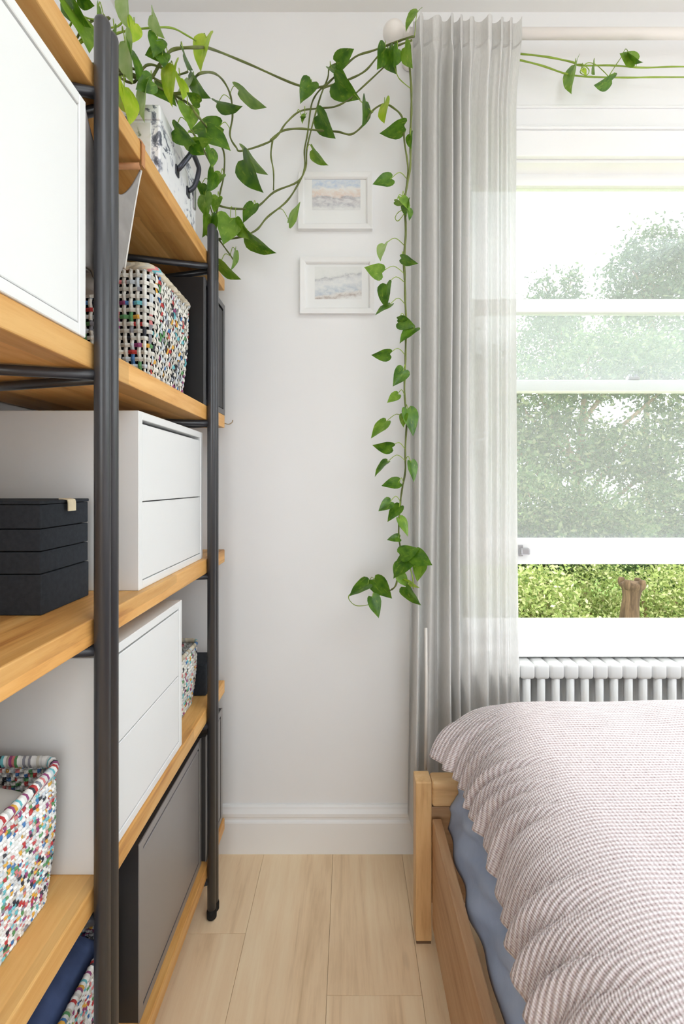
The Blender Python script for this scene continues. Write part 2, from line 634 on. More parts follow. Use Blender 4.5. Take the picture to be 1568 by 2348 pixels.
win2 = thing('added_side_window', 'added tall white window in the side wall, unseen, for more daylight', None, (XR, 0.61, 0.7), kind='structure')  # made-up side opening that lets in extra daylight from the right
part('window_frame', join(*[box(XR + .03, XR + .09, a, b, c, d) for a, b, c, d in ((-.20, -.14, .70, 2.4), (1.36, 1.42, .70, 2.4), (.58, .64, .70, 2.4), (-.20, 1.42, .70, .76), (-.20, 1.42, 2.34, 2.4))]), M_gloss, win2)

glz = thing('added_glazed_door', 'added white glazed double door behind the viewer, unseen, for fill light', None, (.35, YB, 0), kind='structure')  # out-of-view door added to brighten the low wall and floor
part('door_frame', join(*[box(a, b, YB - .09, YB - .03, c, d) for a, b, c, d in ((-.55, -.50, 0, 2.4), (1.20, 1.25, 0, 2.4), (.32, .38, 0, 2.4), (-.55, 1.25, 0, .06), (-.55, 1.25, 2.34, 2.4))]), M_gloss, glz)
win3 = thing('added_roof_window', 'added large white roof window above the viewer, unseen, for top light', None, (1.3, -.60, ZC), kind='structure')  # invented skylight standing in for fill light from above
part('window_frame', join(*[box(a, b, c, d, ZC + .02, ZC + .09) for a, b, c, d in ((.2, .26, -1.5, .3), (2.34, 2.4, -1.5, .3), (1.27, 1.33, -1.5, .3), (.2, 2.4, -1.5, -1.44), (.2, 2.4, .24, .3))]), M_gloss, win3)

# ---------------------------------------------------------------- shelving
XT, XS = -0.398, -0.4115          # post tubes, front edge of the boards
YN, YFAR = 0.735, 1.320
TR = 0.0124
LEVELS = {'F': (0.114, 0.152), 'E': (0.567, 0.608), 'D': (0.999, 1.041), 'C': (1.443, 1.4847), 'A': (1.897, 1.935)}
unit = thing('shelving_unit', 'tall shelving of thick orange wood boards on dark double-tube posts', 'shelving', (-0.6, 0.7, 0))
for nm, (z0, z1) in LEVELS.items():
    part('shelf', box(-0.785, XS, -0.62, 1.508, z0, z1, 0.0025, 2), M_shelf, unit)
for yp in (YN - .585 * 2, YN - .585, YN, YFAR):
    for k, dy in enumerate((0.0, 2 * TR)):
        y = yp + dy
        zt = 2.012
        pts = [(XT, y, .028), (XT, y, zt - TR)] + [(XT, y, zt - TR + TR * math.sin(a)) for a in (0.4, 0.8, 1.15, 1.4)]
        rad = [TR, TR] + [TR * math.cos(a) for a in (0.4, 0.8, 1.15, 1.4)]
        p = part('post', tube(pts, rad, 20), M_steel, unit, smooth=True)
        part('foot', lathe([(TR * .8, 0), (TR * 1.12, .003), (TR * 1.15, .02), (TR * 1.02, .028)], (XT, y, 0), n=20), M_rubber, p, smooth=False)
        sgn = -1 if k == 0 else 1
        for nm, (z0, z1) in LEVELS.items():
            zc = z0 - .0095
            part('bracket', tube([(XT - .004, y, zc), (-.795, y + sgn * .105, zc)], .0085, 12), M_steel, unit, smooth=True)

# ---------------------------------------------------------------- cabinets
def cabinet(name, label, cat, xf, y0, y1, z0, h, fronts, mb, mf, depth=.35, slot=.009, group=None, edge=None):
    """Carcass with inset fronts; fronts: list of heights' fractions from the bottom."""
    th = .017
    c = thing(name, label, cat, (xf - depth / 2, (y0 + y1) / 2, z0), group)
    xb = xf - depth
    part('carcass', join(box(xb, xf, y0, y0 + th, z0, z0 + h, .0012, 1), box(xb, xf, y1 - th, y1, z0, z0 + h, .0012, 1),
                         box(xb, xf, y0 + th, y1 - th, z0, z0 + th, .0012, 1), box(xb, xf, y0 + th, y1 - th, z0 + h - th, z0 + h, .0012, 1),
                         box(xb, xb + .006, y0 + th, y1 - th, z0 + th, z0 + h - th)), mb, c)
    if edge:
        part('front_edge', join(box(xf - .002, xf + .0004, y0 - .0003, y0 + th, z0, z0 + h + .0003), box(xf - .002, xf + .0004, y1 - th, y1 + .0003, z0, z0 + h + .0003),
                                box(xf - .002, xf + .0004, y0 + th, y1 - th, z0, z0 + th), box(xf - .002, xf + .0004, y0 + th, y1 - th, z0 + h - th, z0 + h + .0003)), edge, c)
    z = z0 + th + .0018
    inner = h - 2 * th - .0018 - slot
    for i, fz in enumerate(fronts[1]):
        hh = inner * fz
        part(fronts[0], box(xf - .019, xf - .0012, y0 + th + .0016, y1 - th - .0016, z, z + hh - .0025, .0012, 1), mf, c)
        z += hh
    return c


cabinet('door_cabinet', 'white cabinet with one plain door under the top shelf', 'cabinet', -.4085, .345, .707, 1.4847, .366, ('door', [1.0]), M_white, M_white, slot=.0015)
cabinet('drawer_cabinet', 'white two-drawer cabinet standing beside the black boxes', 'cabinet', -.426, .9227, 1.325, 1.041, .366, ('drawer', [.5, .5]), M_white, M_white, slot=.0055)
cabinet('drawer_cabinet', 'white two-drawer cabinet on the shelf above the grey cabinet', 'cabinet', -.4165, .756, 1.135, .608, .361, ('drawer', [.5, .5]), M_white, M_white, slot=.002)
cabinet('grey_cabinet', 'large grey cabinet with flat front on the lowest shelf', 'cabinet', -.430, .933, 1.325, .152, .366, ('door', [1.0]), M_anth, M_grey, slot=.007, edge=M_grey)
cabinet('grey_cabinet', 'narrow grey cabinet at the wall end of the lowest shelf', 'cabinet', -.418, 1.332, 1.503, .152, .366, ('door', [1.0]), M_anth, M_grey, slot=.006, edge=M_grey)
cabinet('black_cabinet', 'black cube cabinet behind the square woven basket', 'cabinet', -.4115, 1.293, 1.508, 1.4847, .362, ('door', [1.0]), M_black, M_black, slot=.004, edge=M_edge)
# unseen cabinets added to the nearest bay to keep light off box sides
for nm, z0, lab in (('A1', LEVELS['C'][1], 'topmost added white cabinet, unseen, blocking light along the shelf'), ('A2', LEVELS['D'][1], 'added unseen white cabinet blocking light on the middle shelf'), ('A3', LEVELS['E'][1], 'added unseen white cabinet blocking light on the second lowest shelf'), ('A4', LEVELS['F'][1], 'added unseen white cabinet blocking light on the lowest shelf')):
    cabinet('door_cabinet', lab, 'cabinet', -.416, -.12, .30, z0, .366, ('door', [1.0]), M_white, M_white, slot=.0015)

# ---------------------------------------------------------------- stack of black boxes
zs = [1.041, 1.1092, 1.1466, 1.1839, 1.2299]
names = ['deep black linen tray at the bottom of the box stack', 'shallow black linen tray second from the bottom of the stack',
         'shallow black linen tray right under the lidded box', 'black linen box with lid and pale leather tab topping the stack']
for i in range(4):
    z0, z1 = zs[i], zs[i + 1]
    e = 0.003 if i == 0 else 0.0
    x0, x1, y0, y1 = -.757, -.508 + e * .5, .749, .8866
    if i < 3:
        o = thing('jewellery_tray', names[i], 'box', (-.63, .82, z0), 'stacked black jewellery boxes')
        part('tray', box(x0, x1, y0, y1, z0 + .0002, z1 - .0012, .0018, 2), M_linen, o)
    else:
        o = thing('jewellery_box', names[i], 'box', (-.63, .82, z0), 'stacked black jewellery boxes')
        part('tray', box(x0, x1, y0, y1, z0 + .0002, z1 - .0062, .0018, 2), M_linen, o)
        lid = part('lid', box(x0 - .001, x1 + .0015, y0 - .001, y1 + .001, z1 - .0056, z1, .0015, 2), M_linen, o)
        yc = (y0 + y1) / 2 + .004
        V, Fc, U = grid(lambda u, v: (x1 + .003 + .004 * math.sin(min(v, .5) * math.pi) - .012 * max(0, .25 - v) * 4, yc - .011 + .022 * u,
                                      z1 + .0006 - .026 * max(0, v - .2)), 2, 8)
        solid(part('tab', (V, Fc), M_leather_tag, lid, 'pale leather tab'), .0018)

# ---------------------------------------------------------------- woven baskets
def rrect(x0, x1, y0, y1, r, n=8):
    """closed rounded-rectangle polyline with even spacing helper: returns function s -> (x, y, nx, ny) and total length"""
    segs = []
    w, d = x1 - x0 - 2 * r, y1 - y0 - 2 * r
    cs = [((x0 + r, y0), (1, 0), w, (0, -1)), None, ((x1, y0 + r), (0, 1), d, (1, 0)), None, ((x1 - r, y1), (-1, 0), w, (0, 1)), None, ((x0, y1 - r), (0, -1), d, (-1, 0)), None]
    cen = [(x1 - r, y0 + r, -90), (x1 - r, y1 - r, 0), (x0 + r, y1 - r, 90), (x0 + r, y0 + r, 180)]
    arc = r * math.pi / 2
    L = 2 * (w + d) + 4 * arc

    def f(s):
        s = s % L
        for k in range(4):
            (px, py), (tx, ty), ln, (nx, ny) = cs[2 * k]
            if s <= ln:
                return px + tx * s, py + ty * s, nx, ny
            s -= ln
            if s <= arc:
                a = math.radians(cen[k][2]) + s / r
                return cen[k][0] + r * math.cos(a), cen[k][1] + r * math.sin(a), math.cos(a), math.sin(a)
            s -= arc
        return cs[0][0][0], cs[0][0][1], 0, -1
    return f, L


def basket(name, label, x0, x1, y0, y1, z0, h, pitch, fill, mat, flare=0.0, bulge=.006, rim_r=.009, rimmat=None, shade_liner=False):
    o = thing(name, label, 'basket', ((x0 + x1) / 2, (y0 + y1) / 2, z0), 'woven paper storage baskets')
    f, L = rrect(x0, x1, y0, y1, .03)
    ns = max(8, 2 * round(L / pitch / 2))
    nr = max(4, round(h / pitch))
    cxm, cym = (x0 + x1) / 2, (y0 + y1) / 2

    def wall(s, z, off):
        x, y, nx, ny = f(s)
        v = (z - z0) / h
        d = off + flare * (v - 1) + bulge * math.sin(math.pi * v)
        return Vector((x + nx * d, y + ny * d, z))
    V, Fc, U = [], [], []
    # rings
    amp = pitch * .16
    hw = pitch * fill / 2
    for r in range(nr):
        zc = z0 + (r + .5) * h / nr
        base = len(V)
        m = ns * 2
        for i in range(m):
            s = L * i / m
            off = amp * math.cos(math.pi * (i + 2 * r) / 2 * 1.0) if True else 0
            off = amp * math.cos(math.pi * (i / 2 + r))
            for q, (dz, dd) in enumerate(((-hw, -.0006), (0, .0012), (hw, -.0006))):
                V.append(wall(s, zc + dz, off + dd))
                U.append((i / 2.6 + 17.3 * r, r * 7 + .5))
        for i in range(m):
            for q in range(2):
                a, b = base + i * 3 + q, base + ((i + 1) % m) * 3 + q
                Fc.append((a, b, b + 1, a + 1))
    # stakes
    for i in range(ns):
        sc = L * i / ns
        base = len(V)
        m = nr * 2
        for j in range(m + 1):
            z = z0 + h * j / m
            # at ring r (j = 2r+1) go to the other side
            ph = math.cos(math.pi * ((j - 1) / 2 + i))
            off = -amp * ph
            for dq, dd in ((-hw, -.0006), (0, .0012), (hw, -.0006)):
                V.append(wall(sc + dq, z, off + dd))
                U.append((j / 3.0 + 3.7 * i, 500.5 + i * 3))
        for j in range(m):
            for q in range(2):
                a, b = base + j * 3 + q, base + (j + 1) * 3 + q
                Fc.append((a, a + 1, b + 1, b))
    body = obj('woven_wall', V, Fc, mat, o, False, U)
    body['kind'] = 'stuff'
    if shade_liner:
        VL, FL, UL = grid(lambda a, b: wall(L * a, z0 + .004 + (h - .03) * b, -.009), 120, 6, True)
        part('shade_liner', (VL, FL), plain('basket_shade_black', (22, 22, 24), .95, .05), o, smooth=True)  # black shell added inside the weave as painted interior shade
    # base panel and rim
    part('base_panel', box(x0 + .012 - flare * 0, x1 - .012 - flare, y0 + .012, y1 - .012, z0 + .001, z0 + .006), M_rim, o)
    V, Fc, U = [], [], []
    m, nn = ns * 2, 8
    for i in range(m):
        s = L * i / m
        p = wall(s, z0 + h, 0)
        x, y, nx, ny = f(s)
        rr = rim_r * (1 + .08 * math.sin(i * 1.9))
        for k in range(nn):
            a = 2 * math.pi * k / nn
            V.append(p + Vector((nx * math.cos(a) * rr * .75, ny * math.cos(a) * rr * .75, math.sin(a) * rr - rim_r * .3)))
            U.append((i * .8 + (k % nn) * .25, 900.5))
    for i in range(m):
        for k in range(nn):
            Fc.append((i * nn + k, ((i + 1) % m) * nn + k, ((i + 1) % m) * nn + (k + 1) % nn, i * nn + (k + 1) % nn))
    obj('rim', V, Fc, rimmat or M_rim, o, True, U)
    return o


basket('woven_basket', 'open-weave paper basket between the door cabinet and the black cabinet', -.76, -.440, 1.018, 1.268, 1.4862, .262, .0150, .60, M_weave, flare=.018, bulge=.006, rim_r=.009, shade_liner=True)
basket('woven_basket', 'multicoloured paper basket filled with white linen', -.785, -.458, .385, .728, .6095, .207, .0070, .86, M_weave2, flare=.012, bulge=.006, rim_r=.009, rimmat=M_weave2)
basket('woven_basket', 'multicoloured paper basket holding navy cloth on the lowest shelf', -.785, -.458, .54, .90, .1535, .245, .0070, .86, M_weave2, flare=.012, bulge=.006, rim_r=.008, rimmat=M_weave2)
basket('woven_basket', 'small paper basket half hidden beyond the lower white drawers', -.74, -.448, 1.145, 1.362, .6095, .182, .0105, .80, M_weave, flare=.016, bulge=.005, rim_r=.007)


def cloth_heap(name, label, cat, x0, x1, y0, y1, z0, z1, mat, seed, lump=.02, freq=16):
    def fn(u, v):
        a, b = 2 * u - 1, 2 * v - 1
        e = (1 - abs(a) ** 3.2) * (1 - abs(b) ** 3.2)
        x = x0 + (x1 - x0) * u
        y = y0 + (y1 - y0) * v
        z = z0 + (z1 - z0) * max(0, e) ** .20
        z += lump * vnoise(x * freq, y * freq, seed) * max(0, e) ** .5
        return (x, y, z)
    V, Fc, U = grid(fn, 36, 36)
    # close the underside
    o = obj(name, V, Fc, mat, None, True, U)
    solid(o, .004)
    tag(o, label, cat)
    return o


cloth_heap('folded_linen', 'crumpled white linen inside the multicoloured basket', 'cloth', -.765, -.478, 0.41, .712, .70, .826, M_whitecloth, 2, .020, 15)
cloth_heap('navy_cloth', 'dark navy cloth bulging out of the lowest basket', 'cloth', -.76, -.470, .56, .882, .33, .425, M_navy, 5, .014, 14)
cloth_heap('navy_cloth', 'navy cloth inside the small basket beyond the white drawers', 'cloth', -.715, -.475, 1.17, 1.338, .66, .752, M_navy, 9, .010, 22)
o = obj('black_case', *box(-.60, -.437, 1.392, 1.495, .6085, .706, .004, 2), M_linen)
tag(o, 'small black case at the wall end of the shelf beside the small basket', 'case')

# ---------------------------------------------------------------- grey sling bag under the top shelf
sling = thing('fabric_sling', 'grey canvas sling hanging by a leather strap under the top shelf', 'sling', (-.5, .80, 1.60))


def sling_fn(u, v):
    # u along Y, v downwards
    y_top = .716 + (.905 - .716) * u
    y_bot = .716 + (.846 - .716) * u
    y = y_top + (y_bot - y_top) * v ** .9
    sag = .088 * math.sin(math.pi * min(1, max(0, u)))
    zt = 1.850 + .032 * u - sag
    zb = 1.605 + .055 * smoothstep(.75, 1, u)
    z = zt + (zb - zt) * v
    x = -.4165 - .004 * v - .005 * (1 + math.sin(v * 3 + u * 11)) * (.3 + v) * (1 - u * u)
    return (x, y, z)


V, Fc, U = grid(sling_fn, 40, 26)
solid(part('front_cloth', (V, Fc), M_greycloth, sling, smooth=True), .0035)
V, Fc, U = grid(lambda u, v: (sling_fn(u, 1)[0] - .30 * v, sling_fn(u, 1)[1], sling_fn(u, 1)[2] - .012 * math.sin(math.pi * v)), 20, 8)
solid(part('base_cloth', (V, Fc), M_greycloth, sling, smooth=True), .0035)
V, Fc, U = grid(lambda u, v: (-.74 + .01 * math.sin(u * 9), sling_fn(u, 1)[1], 1.605 + .27 * v), 16, 8)
solid(part('back_cloth', (V, Fc), M_greycloth, sling, smooth=True), .0035)
ye = .903
part('seam_edge', tube([Vector(sling_fn(1, v / 10)) + Vector((.002, .002, 0)) for v in range(11)], .0028, 6), M_whitecloth, sling, smooth=True)
strap = [(XS + .003, ye, 1.886), (XS + .0035, ye, 1.90), (XS + .0035, ye, 1.932), (XS - .002, ye, 1.9385), (XS - .05, ye, 1.9385)]
V = []
for p in strap:
    V += [Vector(p) + Vector((0, -.006, 0)), Vector(p) + Vector((0, .006, 0))]
Fc = [(2 * i, 2 * i + 1, 2 * i + 3, 2 * i + 2) for i in range(len(strap) - 1)]
solid(part('strap', (V, Fc), M_leather, sling, 'tan leather strap round the shelf edge'), .0022, 0)
part('strap_rod', tube([(XS - .002, ye - .004, 1.886), (-.70, ye - .004, 1.884)], .006, 10), M_leather, sling, smooth=True)

# ---------------------------------------------------------------- printed case on the top shelf
t = NT('ink_print_on_white')
v = t.coord((1, 1, 1))
w1 = t.noise(v, 26, 5, 0.62, 1.2)
w2 = t.noise(v, 9, 2, 0.5)
f = t.math('MULTIPLY', t.math('SUBTRACT', w1, 0.50), t.math('SUBTRACT', w2, 0.36))
c = t.ramp(f, [(0.0, srgb(238, 238, 239)), (0.006, srgb(230, 230, 233)), (0.012, srgb(160, 163, 174)), (0.026, srgb(84, 88, 100))])
t.base(c)
t.rough(0.4, 0.4)
M_print = t.m
t = NT('sepia_print_on_white')
v = t.coord((1, 1, 1))
w1 = t.noise(v, 34, 5, 0.6, 1.0)
w2 = t.noise(v, 16, 2, 0.5)
f = t.math('MULTIPLY', t.math('SUBTRACT', w1, 0.45), t.math('SUBTRACT', w2, 0.42))
c = t.ramp(f, [(0.0, srgb(226, 226, 222)), (0.016, srgb(214, 216, 206)), (0.028, srgb(140, 150, 126)), (0.05, srgb(84, 92, 78))])
t.base(c)
t.rough(0.45, 0.4)
M_print2 = t.m
case = thing('printed_case', 'white case with dark ink print and steel handle on the top shelf', 'case', (-.58, 1.16, 1.935))
part('body', box(-.73, -.431, 1.037, 1.282, 1.9352, 2.088, .004, 2), M_print, case)
part('lid', box(-.731, -.430, 1.036, 1.283, 2.0885, 2.123, .004, 2), M_print, case)
part('end_label', box(-.66, -.450, 1.0345, 1.037, 1.96, 2.08, .001, 1), M_print2, case)
hx = -.43


def strip(pts, wdir, w):
    V = []
    for p in pts:
        V += [Vector(p) - Vector(wdir) * w / 2, Vector(p) + Vector(wdir) * w / 2]
    return V, [(2 * i, 2 * i + 1, 2 * i + 3, 2 * i + 2) for i in range(len(pts) - 1)]


hp = smooth_path([(hx + .002, 1.138, 2.044), (hx + .012, 1.134, 2.050), (hx + .030, 1.137, 2.076), (hx + .036, 1.145, 2.090), (hx + .036, 1.185, 2.090), (hx + .034, 1.200, 2.082), (hx + .018, 1.214, 2.052), (hx + .002, 1.215, 2.040)], 5)
part('handle', tube(hp, .0062, 10), M_handle, case, 'dark steel carrying handle', smooth=True)
for yy, zz in ((1.138, 2.040), (1.215, 2.036)):
    part('handle_plate', box(hx - .001, hx + .003, yy - .010, yy + .010, zz - .012, zz + .012, .001, 1), M_handle, case)
part('clasp', box(hx - .001, hx + .004, 1.255, 1.270, 2.02, 2.10, .001, 1), M_alu, case)

# a little hook screwed into the board end
hk = at(515, 968, 1.508)
hk_pts = smooth_path([(XS - .004, 1.500, 1.460), (XS - .004, 1.522, 1.460), (XS + .006, 1.536, 1.459), (XS + .016, 1.540, 1.466), (XS + .018, 1.540, 1.474)], 5)
o = obj('cup_hook', *tube(hk_pts, .0016, 6), M_hook, None, True)
tag(o, 'tiny brass hook screwed into the shelf end near the wall', 'hook')

# ---------------------------------------------------------------- pictures
def watercolour(name, kind):
    t = NT(name)
    uvn = t.n('ShaderNodeUVMap')
    sp = t.n('ShaderNodeSeparateXYZ')
    t.l(uvn.outputs[0], sp.inputs[0])
    n1 = t.noise(uvn.outputs[0], 4.0, 5, 0.6, 0.4)
    n2 = t.noise(uvn.outputs[0], 9.0, 4, 0.6, 0.6)
    u, v = sp.outputs[0], sp.outputs[1]
    paper = srgb(236, 236, 234)
    if kind == 0:
        h = t.math('ADD', v, t.math('MULTIPLY', t.math('SUBTRACT', n1, 0.5), 0.45))
        c = t.ramp(h, [(0.02, srgb(226, 226, 226)), (0.16, srgb(168, 168, 178)), (0.30, srgb(196, 190, 194)), (0.40, srgb(150, 146, 154)), (0.46, srgb(224, 196, 180)),
                       (0.58, srgb(228, 204, 186)), (0.68, srgb(236, 230, 226)), (0.80, srgb(180, 198, 222)), (0.95, srgb(196, 210, 230))])
    else:
        w = t.math('ADD', v, t.math('MULTIPLY', u, -0.22))
        h = t.math('ADD', t.math('ADD', w, 0.16), t.math('MULTIPLY', t.math('SUBTRACT', n1, 0.5), 0.30))
        c = t.ramp(h, [(0.02, srgb(234, 234, 232)), (0.13, srgb(150, 124, 112)), (0.19, srgb(214, 206, 200)), (0.27, srgb(176, 188, 202)), (0.40, srgb(196, 204, 212)),
                       (0.52, srgb(226, 228, 230)), (0.66, srgb(214, 216, 220)), (0.74, srgb(160, 162, 168)), (0.80, srgb(226, 228, 226)), (1.0, srgb(232, 233, 230))])
    wash = t.ramp(n2, [(0.30, (0.15, 0.15, 0.15)), (0.70, (0.85, 0.85, 0.85))])
    bw = t.n('ShaderNodeRGBToBW')
    t.l(wash, bw.inputs[0])
    c = t.mix(bw.outputs[0], c, paper)
    t.base(c)
    t.rough(0.9, 0.1)
    return t.m


def picture(label, px0, py0, px1, py1, ix0, iy0, ix1, iy1, kind):
    Yf = 1.547
    a, b = at(px0, py1, Yf), at(px1, py0, Yf)
    fw = .021
    pic = thing('framed_picture', label, 'picture', ((a.x + b.x) / 2, D, a.z), 'small framed watercolours')
    # mitred frame
    prof = [(0, 0), (0, .018), (.003, .0185), (fw - .004, .0165), (fw, .012), (fw, 0)]
    V, Fc = [], []
    corners = [(a.x, a.z, 1, 1), (b.x, a.z, -1, 1), (b.x, b.z, -1, -1), (a.x, b.z, 1, -1)]
    for x, z, sx, sz in corners:
        for d, h in prof:
            V.append(Vector((x + sx * d, D - h, z + sz * d)))
    n = len(prof)
    for k in range(4):
        for i in range(n - 1):
            p, q = k * n + i, ((k + 1) % 4) * n + i
            Fc.append((p, q, q + 1, p + 1))
    part('frame', (V, Fc), M_frame, pic)
    part('mat_board', box(a.x + fw, b.x - fw, D - .007, D - .004, a.z + fw, b.z - fw), M_mat, pic)
    c, d = at(ix0, iy1, D), at(ix1, iy0, D)
    V = [(c.x, D - .0076, c.z), (d.x, D - .0076, c.z), (d.x, D - .0076, d.z), (c.x, D - .0076, d.z)]
    V2 = [(x, y + .0005, z) for x, y, z in V]
    obj('watercolour', V + V2, [(0, 1, 2, 3), (7, 6, 5, 4), (0, 4, 5, 1), (1, 5, 6, 2), (2, 6, 7, 3), (3, 7, 4, 0)], watercolour('watercolour_%d' % kind, kind), pic, False, [(0, 0), (1, 0), (1, 1), (0, 1)] * 2)
    return pic


picture('white framed watercolour of peach and grey hills, the upper picture', 683, 393, 854, 524, 716, 415, 826, 484, 0)
picture('white framed watercolour of grey-blue waves, the lower picture', 687, 588, 860, 718, 722, 614, 829, 688, 1)

# ---------------------------------------------------------------- curtain rod and curtain
YR = 1.465
zr = at(0, 77, YR).z
rod = thing('curtain_rod', 'white curtain rod with a round wooden ball end', 'curtain rod', (1.0, YR, zr - .035))
xb = at(903, 72, YR).x
part('pole', tube([(xb + .03, YR, zr), (2.25, YR, zr)], .0155, 16), M_rod, rod, smooth=True)
pr = [(.013, -.036 + .0)] if False else None
R0 = .036
ball = [(R0 * math.sin(a), -R0 * math.cos(a)) for a in [math.pi * k / 14 for k in range(1, 13)]]
ball = [(r, h) for r, h in ball if h < .028] + [(.016, .033), (.021, .037), (.021, .046), (.017, .05)]
fv, ff = lathe(ball, (xb, YR, zr + .004), 'X', 24)
fv = [Vector((q.x, q.y, zr + .004 + (q.z - zr - .004) * .78)) for q in fv]
part('finial', (fv, ff), M_rod, rod, 'pale ball-shaped rod end', smooth=True)
part('rod_bracket', join(tube([(xb + .062, YR, zr - .012), (xb + .062, D - .002, zr - .012)], .010, 12), lathe([(.024, 0), (.024, .008), (.018, .012)], (xb + .062, D - .013, zr - .012), 'Y', 16)), M_rod, rod, smooth=False)

t = NT('sheer_grey_curtain')
v = t.coord((1, 1, 1))
fine = t.noise(t.coord((400, 400, 60)), 1.0, 2)
col = t.ramp(fine, [(0.3, srgb(214, 211, 208)), (0.7, srgb(228, 225, 222))])
t.base(col)
t.rough(0.95, 0.1)
tl = t.n('ShaderNodeBsdfTranslucent')
tl.inputs['Color'].default_value = (*srgb(240, 240, 238), 1)
tr = t.n('ShaderNodeBsdfTransparent')
m1 = t.n('ShaderNodeMixShader')
m1.inputs[0].default_value = 0.33
t.l(t.p.outputs[0], m1.inputs[1])
t.l(tl.outputs[0], m1.inputs[2])
m2 = t.n('ShaderNodeMixShader')
m2.inputs[0].default_value = 0.05
t.l(m1.outputs[0], m2.inputs[1])
t.l(tr.outputs[0], m2.inputs[2])
t.l(m2.outputs[0], t.out.inputs['Surface'])
M_curtain = t.m


def curtain_fn(u, v):
    # v = 0 at the top edge
    z_top, z_bot = 2.722, 0.195
    z = z_top + (z_bot - z_top) * v
    yc = 1.425
    xl = .199 + (.183 - .199) * v
    xr = .536 - .016 * smoothstep(.02, .12, v) + .012 * smoothstep(.6, 1, v)
    k = 8.5
    ph = 2 * math.pi * (k * u + .25 * math.sin(2 * math.pi * u * 2.3) + .10 * math.sin(7 * v + 9 * u) * v)
    head = 1 - smoothstep(.028, .06, v)
    uu = u + .010 * math.sin(ph * 1.0 + 1.2) * (1 - head) * smoothstep(.05, .25, v)
    # folds are bunched to the left, looser over the glass
    warp = uu ** 1.0
    x = xl + (xr - xl) * warp
    amp = .042 * (1 - .55 * smoothstep(.45, .85, u)) * (0.8 + .2 * math.sin(5 * u))
    amp *= .72 + .28 * smoothstep(.03, .2, v)
    amp_head = .017
    a = amp * (1 - head) + amp_head * head
    w = math.sin(ph)
    w = math.copysign(abs(w) ** .8, w) * (1 + .35 * math.sin(3.1 * u * 6 + 1.0))
    y = yc + a * w + .006 * math.sin(ph * 2.0 + 2.0 * v) * (1 - head)
    if head > 0:
        z += .010 * head * math.sin(ph * 1.0 + .6) * (1 - v / .06 if v < .06 else 0) - .012 * u * head
    x += .003 * math.sin(ph * 2 + 1.0) * head
    return (x, y, z)


V, Fc, U = grid(curtain_fn, 220, 120)
o = obj('curtain', V, Fc, M_curtain, None, True, U)
tag(o, 'long light grey curtain gathered in folds beside the window', 'curtain')
cur = o
# heading tape ridge and side hem as real strips
V, Fc, U = grid(lambda u, v: Vector(curtain_fn(u, .0285 + .004 * v)) + Vector((0, -.0022 * math.sin(math.pi * v), 0)), 220, 3)
part('heading_tape', (V, Fc), M_curtain, cur, smooth=True)
# pale cord hanging in the curtain folds
o = part('pull_cord', tube([at(976, 1440, 1.340), at(977, 1560, 1.342), at(976, 1764, 1.343)], .0045, 8), plain('cream_cord', (218, 212, 205), .8), cur, 'pale cord hanging in front of the folds', smooth=True)

# ---------------------------------------------------------------- radiator
rad = thing('column_radiator', 'white column radiator under the window behind the bed', 'radiator', (1.0, 1.50, .12))
pitch = .0468
zt = at(0, 1524, 1.448).z
x = at(1195, 1560, 1.448).x - pitch * 1.5
sv = []
geo = []
for yy in (1.448 + .018, 1.448 + .063):
    geo.append(tube([(0, yy, .14), (0, yy, zt - .03)], .0128, 12))
capp = smooth_path([(0, 1.452, zt - .055), (0, 1.450, zt - .024), (0, 1.456, zt - .006), (0, 1.470, zt), (0, 1.51, zt), (0, 1.524, zt - .008), (0, 1.526, zt - .05)], 3)
# rounded head: a lozenge block over the columns
hv, hf = box(-pitch * .495, pitch * .495, 1.449, 1.527, zt - .050, zt, .0105, 3)
lo_v, lo_f = box(-pitch * .495, pitch * .495, 1.452, 1.524, .13, .17, .012, 3)
V, Fc = join(*geo, (hv, hf), (lo_v, lo_f))
sec_mesh = raw_mesh('radiator_section', [Vector(q) - Vector((0, 0, 0)) for q in V], Fc, M_rad, True)
for k in range(26):
    s = bpy.data.objects.new('radiator_section', sec_mesh)
    s.location = (x + pitch * k, 0, 0)
    link(s, rad)
for xx in (x + pitch * 2.5, x + pitch * 22.5):
    part('radiator_foot', box(xx - .015, xx + .015, 1.47, 1.505, 0, .14, .003), M_rad, rad)

# ---------------------------------------------------------------- bed
bed = thing('bed', 'oiled wood bed frame with a square corner post and deep side board', 'bed', (1.0, .3, 0))
PX0, PX1, PY0, PY1, PZ = .1825, .2262, 1.2426, 1.294, .443
part('corner_post', box(PX0, PX1, PY0, PY1, .008, PZ, .003, 2), M_bedpost, bed)
part('felt_pad', box(PX0 + .002, PX1 - .002, PY0 + .002, PY1 - .002, 0.0005, .008), plain('felt', (110, 84, 60), .95), bed)
part('corner_post', box(1.86, 1.904, PY0, PY1, .008, PZ, .003, 2), M_bedpost, bed)
part('side_board', box(.227, .252, -.75, PY0 - .0005, .052, .345, .003, 2), M_bedwood, bed)
part('side_board', box(1.835, 1.86, -.75, PY0 - .0005, .052, .345, .003, 2), M_bedwood, bed)
part('end_rail', box(PX1 + .0003, 1.86, 1.2436, 1.293, .372, PZ, .010, 4), wood('end_rail_wood', (226, 188, 138), (214, 172, 122), (186, 142, 96), 'X', 1.1), bed)
part('end_board', box(PX1 + .0003, 1.86, 1.256, 1.28, .10, .366, .003, 2), wood('end_board_wood', (190, 156, 120), (176, 138, 102), (148, 112, 78), 'X', 1.1), bed)

t = NT('blue_grey_sheet')
t.base(t.ramp(t.noise(t.coord(), 9, 3), [(.3, srgb(168, 184, 214)), (.7, srgb(186, 200, 226))]))
t.rough(.95, .1)
t.bump(t.noise(t.coord(), 500, 2), .1, .001)
M_sheet = t.m


